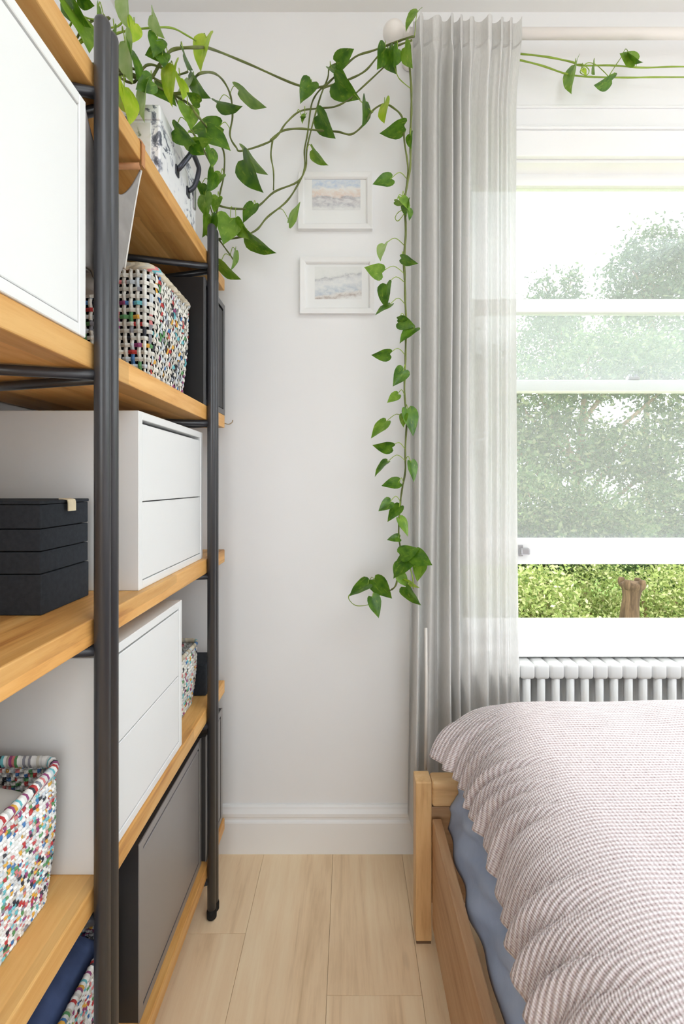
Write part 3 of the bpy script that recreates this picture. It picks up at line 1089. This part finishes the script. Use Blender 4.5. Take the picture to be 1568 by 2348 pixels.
def sheet_fn(u, v):
    # a wrap round the mattress: u across (left side, top, right side), v along the bed
    y = -.72 + (1.240 + .72) * v
    w = vnoise(y * 9, 0, 1)
    if u < .5:
        a = u / .5
        z = .318 + (.545 - .318) * a
        fold = .006 * math.sin(y * 31 + 3.0 * math.sin(y * 6) + a * 4.0) + .007 * w
        x = .270 + .066 * a + fold * (1 - .5 * a) + .012 * math.sin(math.pi * a) * vnoise(y * 21 + 6 * a, a * 5, 4)
        x = max(x, .2535)
    else:
        a = (u - .5) / .5
        x = .336 + a * 1.46
        z = .545
    return (x, y, z)


V, Fc, U = grid(sheet_fn, 48, 240)
o = obj('mattress', V, Fc, M_sheet, None, True, U)
tag(o, 'mattress in a wrinkled blue-grey sheet showing below the blanket', 'mattress')
solid(o, .004, 1)

t = NT('marled_knit')
uvn = t.n('ShaderNodeUVMap')
sp = t.n('ShaderNodeSeparateXYZ')
t.l(uvn.outputs[0], sp.inputs[0])
nz = t.noise(t.coord((60, 60, 60)), 1.0, 3)
ph = t.math('ADD', t.math('MULTIPLY', sp.outputs[1], 2 * math.pi / .0080), t.math('MULTIPLY', nz, 1.1))
rib = t.math('ADD', t.math('MULTIPLY', t.math('SINE', ph), .5), .5)
st = t.math('ADD', t.math('MULTIPLY', t.math('SINE', t.math('ADD', t.math('MULTIPLY', sp.outputs[0], 2 * math.pi / .0075), t.math('MULTIPLY', nz, 2.0))), .5), .5)
marl = t.noise(t.coord((240, 240, 240)), 1.0, 3, .65)
hgt = t.math('ADD', t.math('MULTIPLY', rib, .7), t.math('MULTIPLY', st, .3))
cf = t.math('ADD', t.math('MULTIPLY', rib, .40), t.math('ADD', t.math('MULTIPLY', marl, .72), t.math('MULTIPLY', st, .14)))
c = t.ramp(cf, [(.20, srgb(140, 117, 118)), (.38, srgb(204, 186, 188)), (.60, srgb(234, 222, 224)), (.88, srgb(244, 236, 238))])
t.base(c)
t.rough(.95, .1)
t.bump(hgt, .8, .004)
M_knit = t.m


# where the folds meet the hem, along the bed (metres from the viewer)
FOLDS = [-.50, -.44, -.37, -.31, -.23, -.17, -.10, -.03, .04, .12, .18, .25, .33, .40, .46, .53, .61, .665, .725, .78, .825, .88, .92, .965, 1.005, 1.05, 1.085, 1.13, 1.165, 1.20, 1.23, 1.275, 1.34]


def fold_phase(y):
    for i in range(len(FOLDS) - 1):
        if y < FOLDS[i + 1]:
            return i + (y - FOLDS[i]) / (FOLDS[i + 1] - FOLDS[i])
    return len(FOLDS) - 1.0


def blanket_fn(u, v):
    """u from the hanging hem over the edge to the far side, v along the bed (0 near, 1 window end)"""
    ynear, yfar = -.62, 1.262
    y = ynear + (yfar - ynear) * v
    ys = y + .10 * smoothstep(0, .30, u) * (1 - smoothstep(.30, .5, u)) + .012 * math.sin(y * 17 + u * 20)     # folds lean towards the viewer as they rise
    s = fold_phase(ys)
    fr = s - math.floor(s)
    k = int(math.floor(s))
    h = [.55, 1.0, .35, .8, .5, 1.1, .4, .9, .6, 1.05, .45, .95, .7, .4, 1.0, .55, .85, .5, .9, .6][k % 20]
    # a fold: slow swell, then a quick tuck under the next one
    rip = h * (smoothstep(0, .72, fr) - smoothstep(.80, 1.0, fr)) * 2 - .9 * h
    hem = 1 - smoothstep(0, .20, u)
    xh = float(np.interp(y, [.5, .70, .83, .95, 1.05, 1.16, 1.22, 1.262], [.280, .262, .277, .286, .287, .280, .258, .242])) - .003 * rip + .007 * vnoise(y * 11, 0, 3)
    zh = .490 - .006 * rip + .010 * vnoise(y * 5, 1, 7)
    q = u / .22
    if q < 1:
        P0, P1, P2, P3 = Vector((xh, zh)), Vector((xh + .022, .575)), Vector((max(.320, xh + .045), .655)), Vector((.445, .668))
        a = q
        p = P0 * (1 - a) ** 3 + P1 * 3 * a * (1 - a) ** 2 + P2 * 3 * a * a * (1 - a) + P3 * a ** 3
        x, z = p.x, p.y
    else:
        a = (u - .22) / .78
        x, z = .445 + 1.45 * a, .668
    am = (.0095 + .005 * vnoise(y * 6, 2, 5)) * (1 - smoothstep(.02, .16 + .10 * h, u)) ** 1.1
    x -= am * .85 * rip
    z += am * .55 * rip
    # gentle dunes and a few creases on the top
    z += .006 * vnoise(x * 4, y * 4, 2) * smoothstep(.2, .4, u)
    z += .012 * smoothstep(.35, .6, u) * math.exp(-((y - 1.02 + .45 * (x - 1.0)) / .024) ** 2) * smoothstep(.65, .9, x)
    z += .010 * smoothstep(.35, .6, u) * math.exp(-((y - 1.10 + .38 * (x - 1.0)) / .020) ** 2) * smoothstep(.6, .9, x)
    # raised and rounded at the window end
    z += .018 * math.exp(-((y - 1.14) / .12) ** 2) * smoothstep(.12, .3, u)
    e = smoothstep(1.195, 1.262, y)
    z -= .030 * e * e * smoothstep(.05, .3, u)
    # corner pulled outwards at the post
    cpull = smoothstep(1.16, 1.262, y) * hem
    x -= .018 * cpull
    z += .012 * cpull
    return (x, y, z)


NU, NV = 140, 560
V, Fc, U = grid(blanket_fn, NU, NV)
# arc-length style coordinates for the knit
uvm = []
for (u, v) in U:
    q = blanket_fn(u, v)
    uvm.append((u * 1.9, (v * 1.882)))
o = obj('blanket', V, Fc, M_knit, None, True, uvm)
tag(o, 'chunky ribbed knit blanket in marled dusty pink over the bed', 'blanket')
solid(o, .007, -1)

# ---------------------------------------------------------------- pothos
def depth_at(x, y):
    d = float(np.interp(x, [150, 280, 400, 450, 482, 560, 700, 880, 925, 990, 1040, 1568], [.95, .98, 1.06, 1.16, 1.37, 1.42, 1.48, 1.42, 1.34, 1.34, 1.505, 1.505]))
    if 440 < x < 500 and y < 360:
        d -= .12
    return d


plant = thing('trailing_pothos', 'trailing pothos with heart-shaped leaves draped from shelf to curtain rod', 'plant', (-.62, .95, 1.936))
part('pot', lathe([(.055, 0), (.062, .01), (.078, .125), (.084, .127), (.084, .145), (.074, .145), (.072, .13)], (-.62, .95, 1.936), n=28), M_pot, plant, smooth=True)
part('soil', lathe([(.071, 0), (.071, .004)], (-.62, .95, 2.06), n=24), M_soil, plant)

VINES = [
    # (points in the photograph, radius, green?, rooted in the pot?)
    ([(250, 92), (268, 77), (296, 70), (343, 64), (393, 64), (430, 82), (468, 105)], .0022, 1, 1),
    ([(330, 185), (365, 150), (380, 130), (399, 113), (453, 109), (487, 113), (571, 147), (682, 195), (736, 199), (763, 180), (812, 132), (858, 115), (931, 88), (950, 84)], .0033, 0, 1),
    ([(736, 203), (770, 192), (805, 180), (839, 161), (874, 122), (916, 103), (945, 92)], .0028, 0, 0),
    ([(400, 215), (440, 185), (460, 168), (491, 168), (514, 188), (529, 222), (533, 268), (527, 310), (541, 337), (556, 346), (625, 321), (655, 283), (686, 256), (724, 249), (766, 245), (797, 230), (820, 210), (881, 153), (905, 125)], .0028, 0, 1),
    ([(625, 321), (621, 356), (627, 394), (627, 436)], .0025, 0, 0),
    ([(480, 462), (495, 469), (533, 478), (587, 475), (629, 440), (682, 417), (698, 387), (698, 344), (705, 306), (713, 245), (724, 218), (744, 195)], .0029, 0, 0),
    ([(500, 548), (545, 545), (587, 528), (613, 498), (656, 463), (682, 425), (701, 383), (705, 333), (732, 230), (751, 180), (757, 153), (790, 140)], .0028, 0, 0),
    ([(620, 322), (648, 300), (686, 295), (732, 299), (774, 302), (805, 308), (832, 287), (855, 253), (881, 239), (904, 249), (923, 272), (927, 325), (935, 383), (931, 436), (927, 459), (931, 536), (925, 589), (927, 640)], .0028, 0, 0),
    ([(934, 100), (942, 190), (943, 250), (941, 300), (941, 340), (940, 385), (932, 430), (927, 470), (930, 520), (927, 590), (928, 640), (929, 690), (931, 740), (930, 790), (929, 840), (927, 890), (930, 940), (932, 970), (929, 1030), (929, 1080), (922, 1120), (918, 1150), (915, 1190), (914, 1230), (918, 1260), (915, 1300), (908, 1340), (898, 1352)], .0031, 0, 0),
    ([(1140, 118), (1178, 122), (1250, 130), (1310, 142), (1330, 150), (1400, 150), (1470, 155), (1540, 153), (1620, 153)], .0026, 1, 0),
    ([(1140, 130), (1178, 135), (1240, 150), (1300, 170), (1350, 176), (1440, 178), (1500, 177), (1620, 177)], .0026, 1, 0),
    ([(1305, 168), (1318, 150), (1335, 148), (1350, 160), (1345, 172), (1330, 165), (1345, 145), (1365, 148), (1385, 165), (1395, 176)], .0014, 1, 0),
    ([(1395, 176), (1410, 152), (1425, 130)], .0014, 1, 0),
    ([(420, 230), (450, 262), (480, 300), (512, 345), (513, 400), (505, 440), (498, 480), (492, 530), (510, 560), (528, 585), (538, 600)], .0026, 0, 1),
    ([(300, 190), (335, 150), (370, 155), (400, 172), (430, 165)], .0026, 0, 1),
    ([(372, 190), (410, 240), (440, 300), (470, 350), (490, 400), (478, 450), (490, 500)], .0024, 0, 1),
    ([(250, 40), (232, 60), (215, 80)], .0022, 0, 1),
    ([(270, 60), (285, 30), (290, -10)], .0018, 1, 1),
    ([(160, 60), (175, 35), (215, 45), (240, 35)], .0018, 1, 1),
    ([(855, 258), (830, 235), (812, 215)], .0012, 1, 0),
    ([(905, 155), (915, 180), (940, 202)], .0014, 1, 0),
    ([(845, 1340), (800, 1365), (815, 1388), (850, 1385), (868, 1370)], .0013, 1, 0),
    ([(898, 1352), (880, 1360), (860, 1370)], .0016, 0, 0),
    ([(918, 1260), (935, 1290), (945, 1320), (948, 1350)], .0018, 1, 0),
    ([(940, 470), (915, 505), (906, 500), (912, 488), (925, 480)], .0012, 1, 0),
]
samples = []     # (px, py, 3d point)
pot_top = Vector((-.62, .95, 2.075))
for pts, r, green, rooted in VINES:
    P = [at(x, y, depth_at(x, y) + .004 * math.sin(i * 2.1)) for i, (x, y) in enumerate(pts)]
    if rooted:
        first = P[0]
        P = [pot_top + Vector((.02 * random.uniform(-1, 1), .02 * random.uniform(-1, 1), -.01)), (pot_top + first) / 2 + Vector((0, .0, .05))] + P
    sp_ = smooth_path(P, 6)
    rr = [1.12 * r * (1 - .25 * i / len(sp_)) * (1 + .12 * math.sin(i * 1.1)) for i in range(len(sp_))]
    part('vine', tube(sp_, rr, 7), M_vine_green if green else M_vine, plant, smooth=True)
    for p in sp_:
        samples.append((CX + p.x * F / p.y, CY - (p.z - H) * F / p.y, p))
SP = np.array([(a, b) for a, b, _ in samples])


def leaf_mesh(name, mat, bend, fold, wob):
    """heart-shaped leaf of length 1 along +Y, base at the origin, face towards +Z, half width 0.4"""
    outline = [(-.10, .17), (-.055, .30), (.06, .385), (.20, .40), (.36, .375), (.52, .31), (.68, .22), (.82, .125), (.93, .045), (1.0, 0)]
    mid = [(0, 0), (.03, 0), (.10, 0), (.20, 0), (.36, 0), (.52, 0), (.68, 0), (.82, 0), (.93, 0), (1.0, 0)]
    V, Fc = [], []

    def z(x, y):
        return bend * (y * y) * -1 + fold * abs(x) - .35 * fold * (x / .4) ** 2 * .4 + wob * math.sin(y * 9 + (1 if x > 0 else -1)) * abs(x)
    for (yo, xo), (ym, _) in zip(outline, mid):
        for fx in (-1, -.5, 0, .5, 1):
            y = ym + (yo - ym) * abs(fx)
            x = xo * fx
            V.append((x, y, z(x, y)))
    for i in range(len(mid) - 1):
        for k in range(4):
            Fc.append((i * 5 + k, i * 5 + k + 1, (i + 1) * 5 + k + 1, (i + 1) * 5 + k))
    me = raw_mesh(name, V, Fc, mat, True)
    return me


leaf_meshes = {k: [leaf_mesh('leaf_' + k + str(i), M_leaf[k], b, f, w) for i, (b, f, w) in enumerate(((.12, .25, .04), (.22, .40, .07), (.05, .18, -.05)))] for k in M_leaf}

LEAVES = [
    # base x, base y, tip x, tip y, width, tone
    (165, 22, 212, 112, 42, 'm'), (150, -12, 190, 60, 40, 'd'), (178, -8, 215, 14, 34, 'd'), (226, 12, 225, 42, 10, 'm'), (288, -18, 281, 58, 20, 'p'), (262, 66, 266, 90, 14, 'm'),
    (308, 52, 305, 97, 33, 'l'), (349, 33, 366, 86, 22, 'p'), (286, 93, 300, 190, 38, 'p'), (300, 112, 322, 180, 16, 'd'), (362, 88, 352, 128, 42, 'd'), (376, 116, 334, 126, 38, 'd'), (372, 124, 376, 156, 36, 'd'),
    (474, 84, 449, 150, 30, 'l'), (349, 186, 309, 206, 42, 'd'), (352, 196, 404, 236, 38, 'd'), (399, 150, 379, 232, 27, 'l'), (434, 180, 409, 246, 18, 'p'), (412, 178, 424, 226, 22, 'l'),
    (436, 164, 467, 230, 17, 'd'), (420, 122, 440, 162, 12, 'd'), (284, 198, 305, 284, 36, 'l'), (337, 198, 315, 268, 14, 'p'), (272, 205, 290, 260, 22, 'l'), (458, 236, 426, 212, 26, 'd'),
    (497, 236, 552, 257, 22, 'd'), (547, 207, 609, 250, 27, 'm'), (430, 243, 440, 292, 44, 'm'), (400, 296, 442, 332, 38, 'd'), (505, 290, 430, 300, 38, 'd'), (470, 302, 528, 338, 42, 'd'),
    (424, 324, 488, 330, 28, 'm'), (440, 332, 468, 354, 34, 'd'), (482, 340, 488, 384, 26, 'd'), (558, 366, 588, 440, 44, 'd'), (560, 348, 612, 404, 22, 'm'), (490, 394, 478, 442, 28, 'd'),
    (508, 400, 486, 428, 22, 'm'), (470, 448, 474, 500, 34, 'm'), (462, 420, 470, 462, 28, 'd'), (500, 452, 488, 486, 24, 'm'), (582, 468, 556, 510, 28, 'd'), (528, 500, 512, 562, 60, 'm'), (540, 510, 566, 548, 34, 'm'),
    (484, 500, 490, 562, 32, 'd'), (475, 490, 470, 545, 22, 'm'), (566, 536, 621, 590, 30, 'd'), (502, 606, 551, 643, 26, 'm'), (541, 574, 534, 622, 12, 'm'), (715, 188, 688, 228, 38, 'd'),
    (770, 142, 813, 113, 34, 'd'), (757, 155, 801, 183, 16, 'd'), (768, 188, 818, 230, 50, 'd'), (728, 264, 767, 319, 40, 'd'), (838, 232, 836, 291, 20, 'd'), (716, 343, 744, 384, 20, 'm'),
    (662, 511, 691, 463, 20, 'm'), (884, 110, 868, 157, 38, 'd'), (890, 120, 902, 166, 36, 'd'), (928, 108, 944, 157, 30, 'm'), (912, 112, 906, 152, 24, 'd'), (958, 25, 926, 61, 13, 'm'),
    (882, 236, 879, 282, 24, 'l'), (926, 288, 873, 311, 34, 'd'), (941, 308, 938, 340, 15, 'd'), (898, 410, 854, 421, 29, 'd'), (920, 452, 941, 482, 18, 'm'), (933, 462, 926, 492, 16, 'd'), (905, 462, 928, 470, 12, 'm'), (938, 478, 940, 505, 14, 'd'),
    (881, 560, 867, 593, 19, 'p'), (920, 592, 958, 606, 22, 'd'), (876, 626, 838, 614, 36, 'm'), (886, 652, 879, 704, 30, 'd'), (895, 698, 859, 721, 13, 'd'),
    (914, 738, 951, 748, 32, 'd'), (952, 752, 914, 779, 26, 'd'), (912, 732, 936, 734, 14, 'd'), (894, 812, 852, 817, 28, 'd'), (926, 848, 902, 884, 36, 'd'), (913, 904, 887, 923, 22, 'm'),
    (934, 938, 952, 999, 36, 'd'), (928, 950, 922, 978, 20, 'm'), (886, 966, 849, 1004, 27, 'm'), (899, 1026, 854, 1024, 28, 'd'), (889, 1059, 854, 1087, 15, 'd'), (916, 1106, 874, 1113, 28, 'd'),
    (941, 1058, 953, 1105, 23, 'd'), (896, 1150, 868, 1170, 28, 'd'), (917, 1160, 887, 1196, 27, 'd'), (915, 1188, 939, 1229, 22, 'm'), (916, 1234, 888, 1235, 20, 'd'),
    (918, 1272, 962, 1258, 38, 'd'), (948, 1272, 984, 1292, 42, 'd'), (938, 1284, 898, 1322, 38, 'd'), (966, 1288, 955, 1334, 32, 'm'), (914, 1318, 938, 1346, 26, 'm'), (930, 1346, 959, 1394, 28, 'd'), (926, 1330, 962, 1350, 14, 'l'),
    (916, 1290, 905, 1325, 26, 'd'), (846, 1338, 797, 1360, 30, 'd'), (858, 1328, 898, 1374, 42, 'd'), (852, 1368, 872, 1417, 32, 'd'),
    (1318, 148, 1297, 209, 18, 'm'), (1456, 142, 1421, 121, 27, 'm'), (1403, 184, 1364, 199, 27, 'd'), (1440, 120, 1464, 152, 10, 'd'), (1360, 148, 1362, 172, 8, 'm'), (1335, 158, 1345, 172, 9, 'l'),
    (700, 262, 690, 280, 8, 'm'), (690, 270, 702, 268, 6, 'd'),
]
CAM = Vector((0, 0, H))
for i, (bx, by, tx, ty, w, tone) in enumerate(LEAVES):
    mxp, myp = (bx + tx) / 2, (by + ty) / 2
    k = int(np.argmin((SP[:, 0] - bx) ** 2 + (SP[:, 1] - by) ** 2))
    anchor = samples[k][2]
    near = math.hypot(SP[k, 0] - bx, SP[k, 1] - by)
    Y = (anchor.y if near < 90 else depth_at(bx, by)) - .016 - .012 * random.random()
    b3, t3 = at(bx, by, Y), at(tx, ty, Y - .012 * random.random())
    L = (t3 - b3).length
    W = w * Y / F
    r = W / L
    view = (CAM - b3).normalized()
    ydir = (t3 - b3).normalized()
    Lr = L
    if r > .80:                       # a leaf seen end-on: longer than it looks, tip coming forward
        Lr = W / .80
        s = math.sqrt(max(0, Lr * Lr - L * L)) * .9
        ydir = (ydir * L + view * s).normalized()
        r = .80
    tilt = math.acos(max(.15, min(1, r / .80))) * (1 if (i * 7) % 3 else -1)
    zdir = (view - ydir * view.dot(ydir)).normalized()
    zdir = Quaternion(ydir, tilt) @ zdir
    xdir = ydir.cross(zdir)
    Mx = Matrix(((xdir.x, ydir.x, zdir.x), (xdir.y, ydir.y, zdir.y), (xdir.z, ydir.z, zdir.z))).to_4x4()
    lf = bpy.data.objects.new('leaf', leaf_meshes[tone][i % 3])
    COL.objects.link(lf)
    lf.parent = plant
    lf.matrix_parent_inverse = Matrix.Translation(-plant.location)
    lf.matrix_basis = Matrix.Translation(b3) @ Mx @ Matrix.Scale(Lr, 4)
    # petiole from the vine to the leaf base, a part of the plant
    d = anchor - b3
    if d.length < .16:
        midp = (anchor + b3) / 2 + Vector((0, -.004, .012 + .1 * d.length))
        part('petiole', tube(smooth_path([anchor, midp, b3 + ydir * .004], 4), .0011, 5), M_vine_green, plant, smooth=True)

# ---------------------------------------------------------------- the garden outside
o = struct('ground', box(-25, 45, 2.6, 90, -3.7, -3.5), plain('garden_grass', (112, 138, 70), .95, .1, var=.3, vscale=2), 'green garden lawn far below the window')


def foliage_mat(name, a, b, c):
    t = NT(name)
    at_ = t.n('ShaderNodeAttribute', attribute_name='tint')
    col = t.ramp(at_.outputs['Fac'], [(0, srgb(*a)), (.55, srgb(*b)), (1, srgb(*c))])
    t.base(col)
    t.rough(.6, .3)
    tl = t.n('ShaderNodeBsdfTranslucent')
    t.l(col, tl.inputs['Color'])
    mx = t.n('ShaderNodeMixShader')
    mx.inputs[0].default_value = .45
    t.l(t.p.outputs[0], mx.inputs[1])
    t.l(tl.outputs[0], mx.inputs[2])
    t.l(mx.outputs[0], t.out.inputs['Surface'])
    return t.m


M_fol_far = foliage_mat('foliage_far', (52, 70, 50), (82, 100, 70), (126, 134, 100))
M_fol_mid = foliage_mat('foliage_mid', (50, 70, 44), (88, 110, 66), (150, 154, 110))
M_fol_near = foliage_mat('foliage_near', (92, 114, 54), (168, 180, 104), (236, 228, 180))


def crown(name, blobs, n, size, mat, parent, seed):
    """n small leaves in clumps through the blobs; each leaf a bent pair of triangles"""
    g = np.random.default_rng(seed)
    vol = np.array([b[3] * b[4] * b[5] for b in blobs]) ** (2 / 3)
    pick = g.choice(len(blobs), n, p=vol / vol.sum())
    B = np.array(blobs)[pick]
    d = g.normal(size=(n, 3))
    d /= np.linalg.norm(d, axis=1)[:, None]
    rr = g.uniform(.35, 1, n) ** .5
    # clumps: pull leaves to random twig centres
    P = B[:, :3] + d * rr[:, None] * B[:, 3:6]
    tw = P[g.integers(0, n, n // 14)]
    idx = g.integers(0, len(tw), n)
    pull = g.uniform(0, 1, n) < .62
    spread = g.normal(size=(n, 3)) * size * 3.2
    P = np.where(pull[:, None], tw[idx] + spread, P)
    a = g.normal(size=(n, 3))
    a /= np.linalg.norm(a, axis=1)[:, None]
    b = np.cross(a, g.normal(size=(n, 3)))
    b /= np.linalg.norm(b, axis=1)[:, None]
    s = (size * g.uniform(.6, 1.3, n))[:, None]
    Vv = np.stack([P - a * s, P + b * s * .5, P + a * s, P - b * s * .5], axis=1).reshape(-1, 3)
    me = bpy.data.meshes.new(name)
    me.vertices.add(4 * n)
    me.vertices.foreach_set('co', Vv.astype(np.float32).ravel())
    me.loops.add(4 * n)
    me.loops.foreach_set('vertex_index', np.arange(4 * n, dtype=np.int32))
    me.polygons.add(n)
    me.polygons.foreach_set('loop_start', np.arange(0, 4 * n, 4, dtype=np.int32))
    me.polygons.foreach_set('loop_total', np.full(n, 4, dtype=np.int32))
    at_ = me.attributes.new('tint', 'FLOAT', 'FACE')
    at_.data.foreach_set('value', np.clip(g.normal(.5, .25, n), 0, 1).astype(np.float32))
    me.materials.append(mat)
    me.update()
    me.validate()
    ob = bpy.data.objects.new(name, me)
    link(ob, parent)
    ob['kind'] = 'stuff'
    return ob


def blob(px, py, Y, rx, ry, rdepth=None):
    c = at(px, py, Y)
    s = Y / F
    return (c.x, c.y, c.z, rx * s, (rdepth if rdepth is not None else rx * s), ry * s)


def tree(name, label, group, base_px, Y, trunk_r, blobs, n, size, mat, seed):
    bx = at(base_px, CY, Y).x
    tr_ = thing(name, label, 'tree', (bx, Y, -3.5), group)
    top = max(b[2] for b in blobs)
    pts = smooth_path([(bx, Y, -3.5), (bx + .1, Y, -1.5), (bx - .05, Y + .1, (top - 3) / 2), (bx + .1, Y, top - .8)], 5)
    part('trunk', tube(pts, [trunk_r * (1 - .75 * i / len(pts)) for i in range(len(pts))], 10), M_bark, tr_, smooth=True)
    for k, b in enumerate(blobs):
        zb = max(-2.0, b[2] - b[5] * 1.2)
        part('branch', tube(smooth_path([(bx, Y, zb - .4), ((bx + b[0]) / 2, (Y + b[1]) / 2, (zb + b[2]) / 2), (b[0], b[1], b[2] + b[5] * .4)], 4), [trunk_r * .35 * (1 - .08 * i) for i in range(9)], 6), M_bark, tr_, smooth=True)
    crown('crown', blobs, n, size, mat, tr_, seed)
    return tr_


tree('tall_tree', 'tall hazy tree rising highest above the sash rail', 'trees in the garden', 1490, 14, .16,
     [blob(1490, 570, 14, 55, 45), blob(1440, 620, 14, 52, 42), blob(1530, 620, 14, 60, 50), blob(1470, 680, 14, 80, 40), blob(1600, 600, 14, 70, 80), blob(1500, 760, 14, 120, 80)], 13000, .075, M_fol_far, 1)
tree('slim_tree', 'small slim tree with two thin tips left of the tall tree', 'trees in the garden', 1280, 13, .10,
     [blob(1245, 665, 13, 26, 34), blob(1312, 655, 13, 22, 36), blob(1275, 720, 13, 70, 40), blob(1260, 800, 13, 90, 70)], 6500, .065, M_fol_far, 2)
tree('broad_tree', 'broad grey-green tree filling the raised sash', 'trees in the garden', 1330, 10.5, .20,
     [blob(1120, 900, 10.5, 80, 110), blob(1230, 930, 10.5, 80, 90), blob(1350, 850, 10.5, 90, 80), blob(1460, 840, 10.5, 90, 80), blob(1560, 900, 10.5, 80, 100), blob(1300, 1030, 10.5, 100, 80),
      blob(1440, 1040, 10.5, 90, 70), blob(1560, 1060, 10.5, 90, 90), blob(1180, 1060, 10.5, 90, 90)], 30000, .062, M_fol_mid, 3)
tree('leafy_tree', 'rounded leafy tree in front of the broad tree', 'trees in the garden', 1250, 8.6, .14,
     [blob(1210, 1160, 8.6, 90, 80), blob(1330, 1190, 8.6, 90, 80), blob(1100, 1180, 8.6, 80, 90), blob(1260, 1270, 8.6, 120, 70), blob(1400, 1220, 8.6, 80, 70)], 22000, .05, M_fol_mid, 4)
tree('leafy_tree', 'leafy tree behind the bare trunk, half out of the picture', 'trees in the garden', 1560, 9.6, .14,
     [blob(1520, 1180, 9.6, 90, 80), blob(1600, 1200, 9.6, 90, 100), blob(1500, 1280, 9.6, 100, 70), blob(1610, 1320, 9.6, 90, 80)], 16000, .05, M_fol_mid, 5)
for k, (px, py, Y, label) in enumerate(((1235, 1400, 5.7, 'bright green bush seen low through the open window gap'), (1370, 1390, 7.5, 'yellow-green bush beside the bare trunk'), (1530, 1395, 6.3, 'bright green bush on the far side of the bare trunk'), (1110, 1390, 7.1, 'green bush mostly hidden by the curtain'))):
    c = at(px, py, Y)
    sh = thing('bush', label, 'bush', (c.x, Y, -3.5), 'bushes in the garden')
    for q in range(4):
        part('stem', tube(smooth_path([(c.x + .05 * q, Y, -3.5), (c.x + .1 * (q - 1.5), Y, -1.5), (c.x + .22 * (q - 1.5), Y, c.z + .1)], 4), .03, 6), M_bark, sh, smooth=True)
    crown('foliage', [blob(px, py - 40, Y, 85, 60), blob(px - 40, py + 40, Y, 80, 70), blob(px + 45, py + 50, Y, 80, 70), blob(px, py + 150, Y, 110, 110)], 17000, .030, M_fol_near, sh, 20 + k)
M_stump = wood('stump_bark', (112, 90, 64), (84, 66, 46), (54, 42, 28), 'Z', 0.7, rough=0.95, knots=0.3, bump=0.6)
tp = at(1447, 1345, 5.3)
st_ = thing('bare_trunk', 'bare brown tree stump with knobbly top among the bushes', 'stump', (tp.x, 5.3, -3.5))
pts = [(tp.x - .05, 5.3, -3.5), (tp.x - .03, 5.3, tp.z - .9), (tp.x - .02, 5.3, tp.z - .35), (tp.x, 5.3, tp.z - .12), (tp.x + .01, 5.3, tp.z), (tp.x + .01, 5.3, tp.z + .06)]
part('stump_trunk', tube(smooth_path(pts, 4), [.11] * 8 + [.10, .095, .09, .088, .09, .095, .10, .11, .12, .125, .12, .10, .07], 12), M_stump, st_, smooth=True)
for q in range(4):
    a = q * 1.7 + .4
    part('knuckle', lathe([(.02, -.05), (.035, -.02), (.04, .02), (.03, .06)], (tp.x + .11 * math.cos(a), 5.3 + .11 * math.sin(a), tp.z + .03), n=9), M_stump, st_, smooth=True)
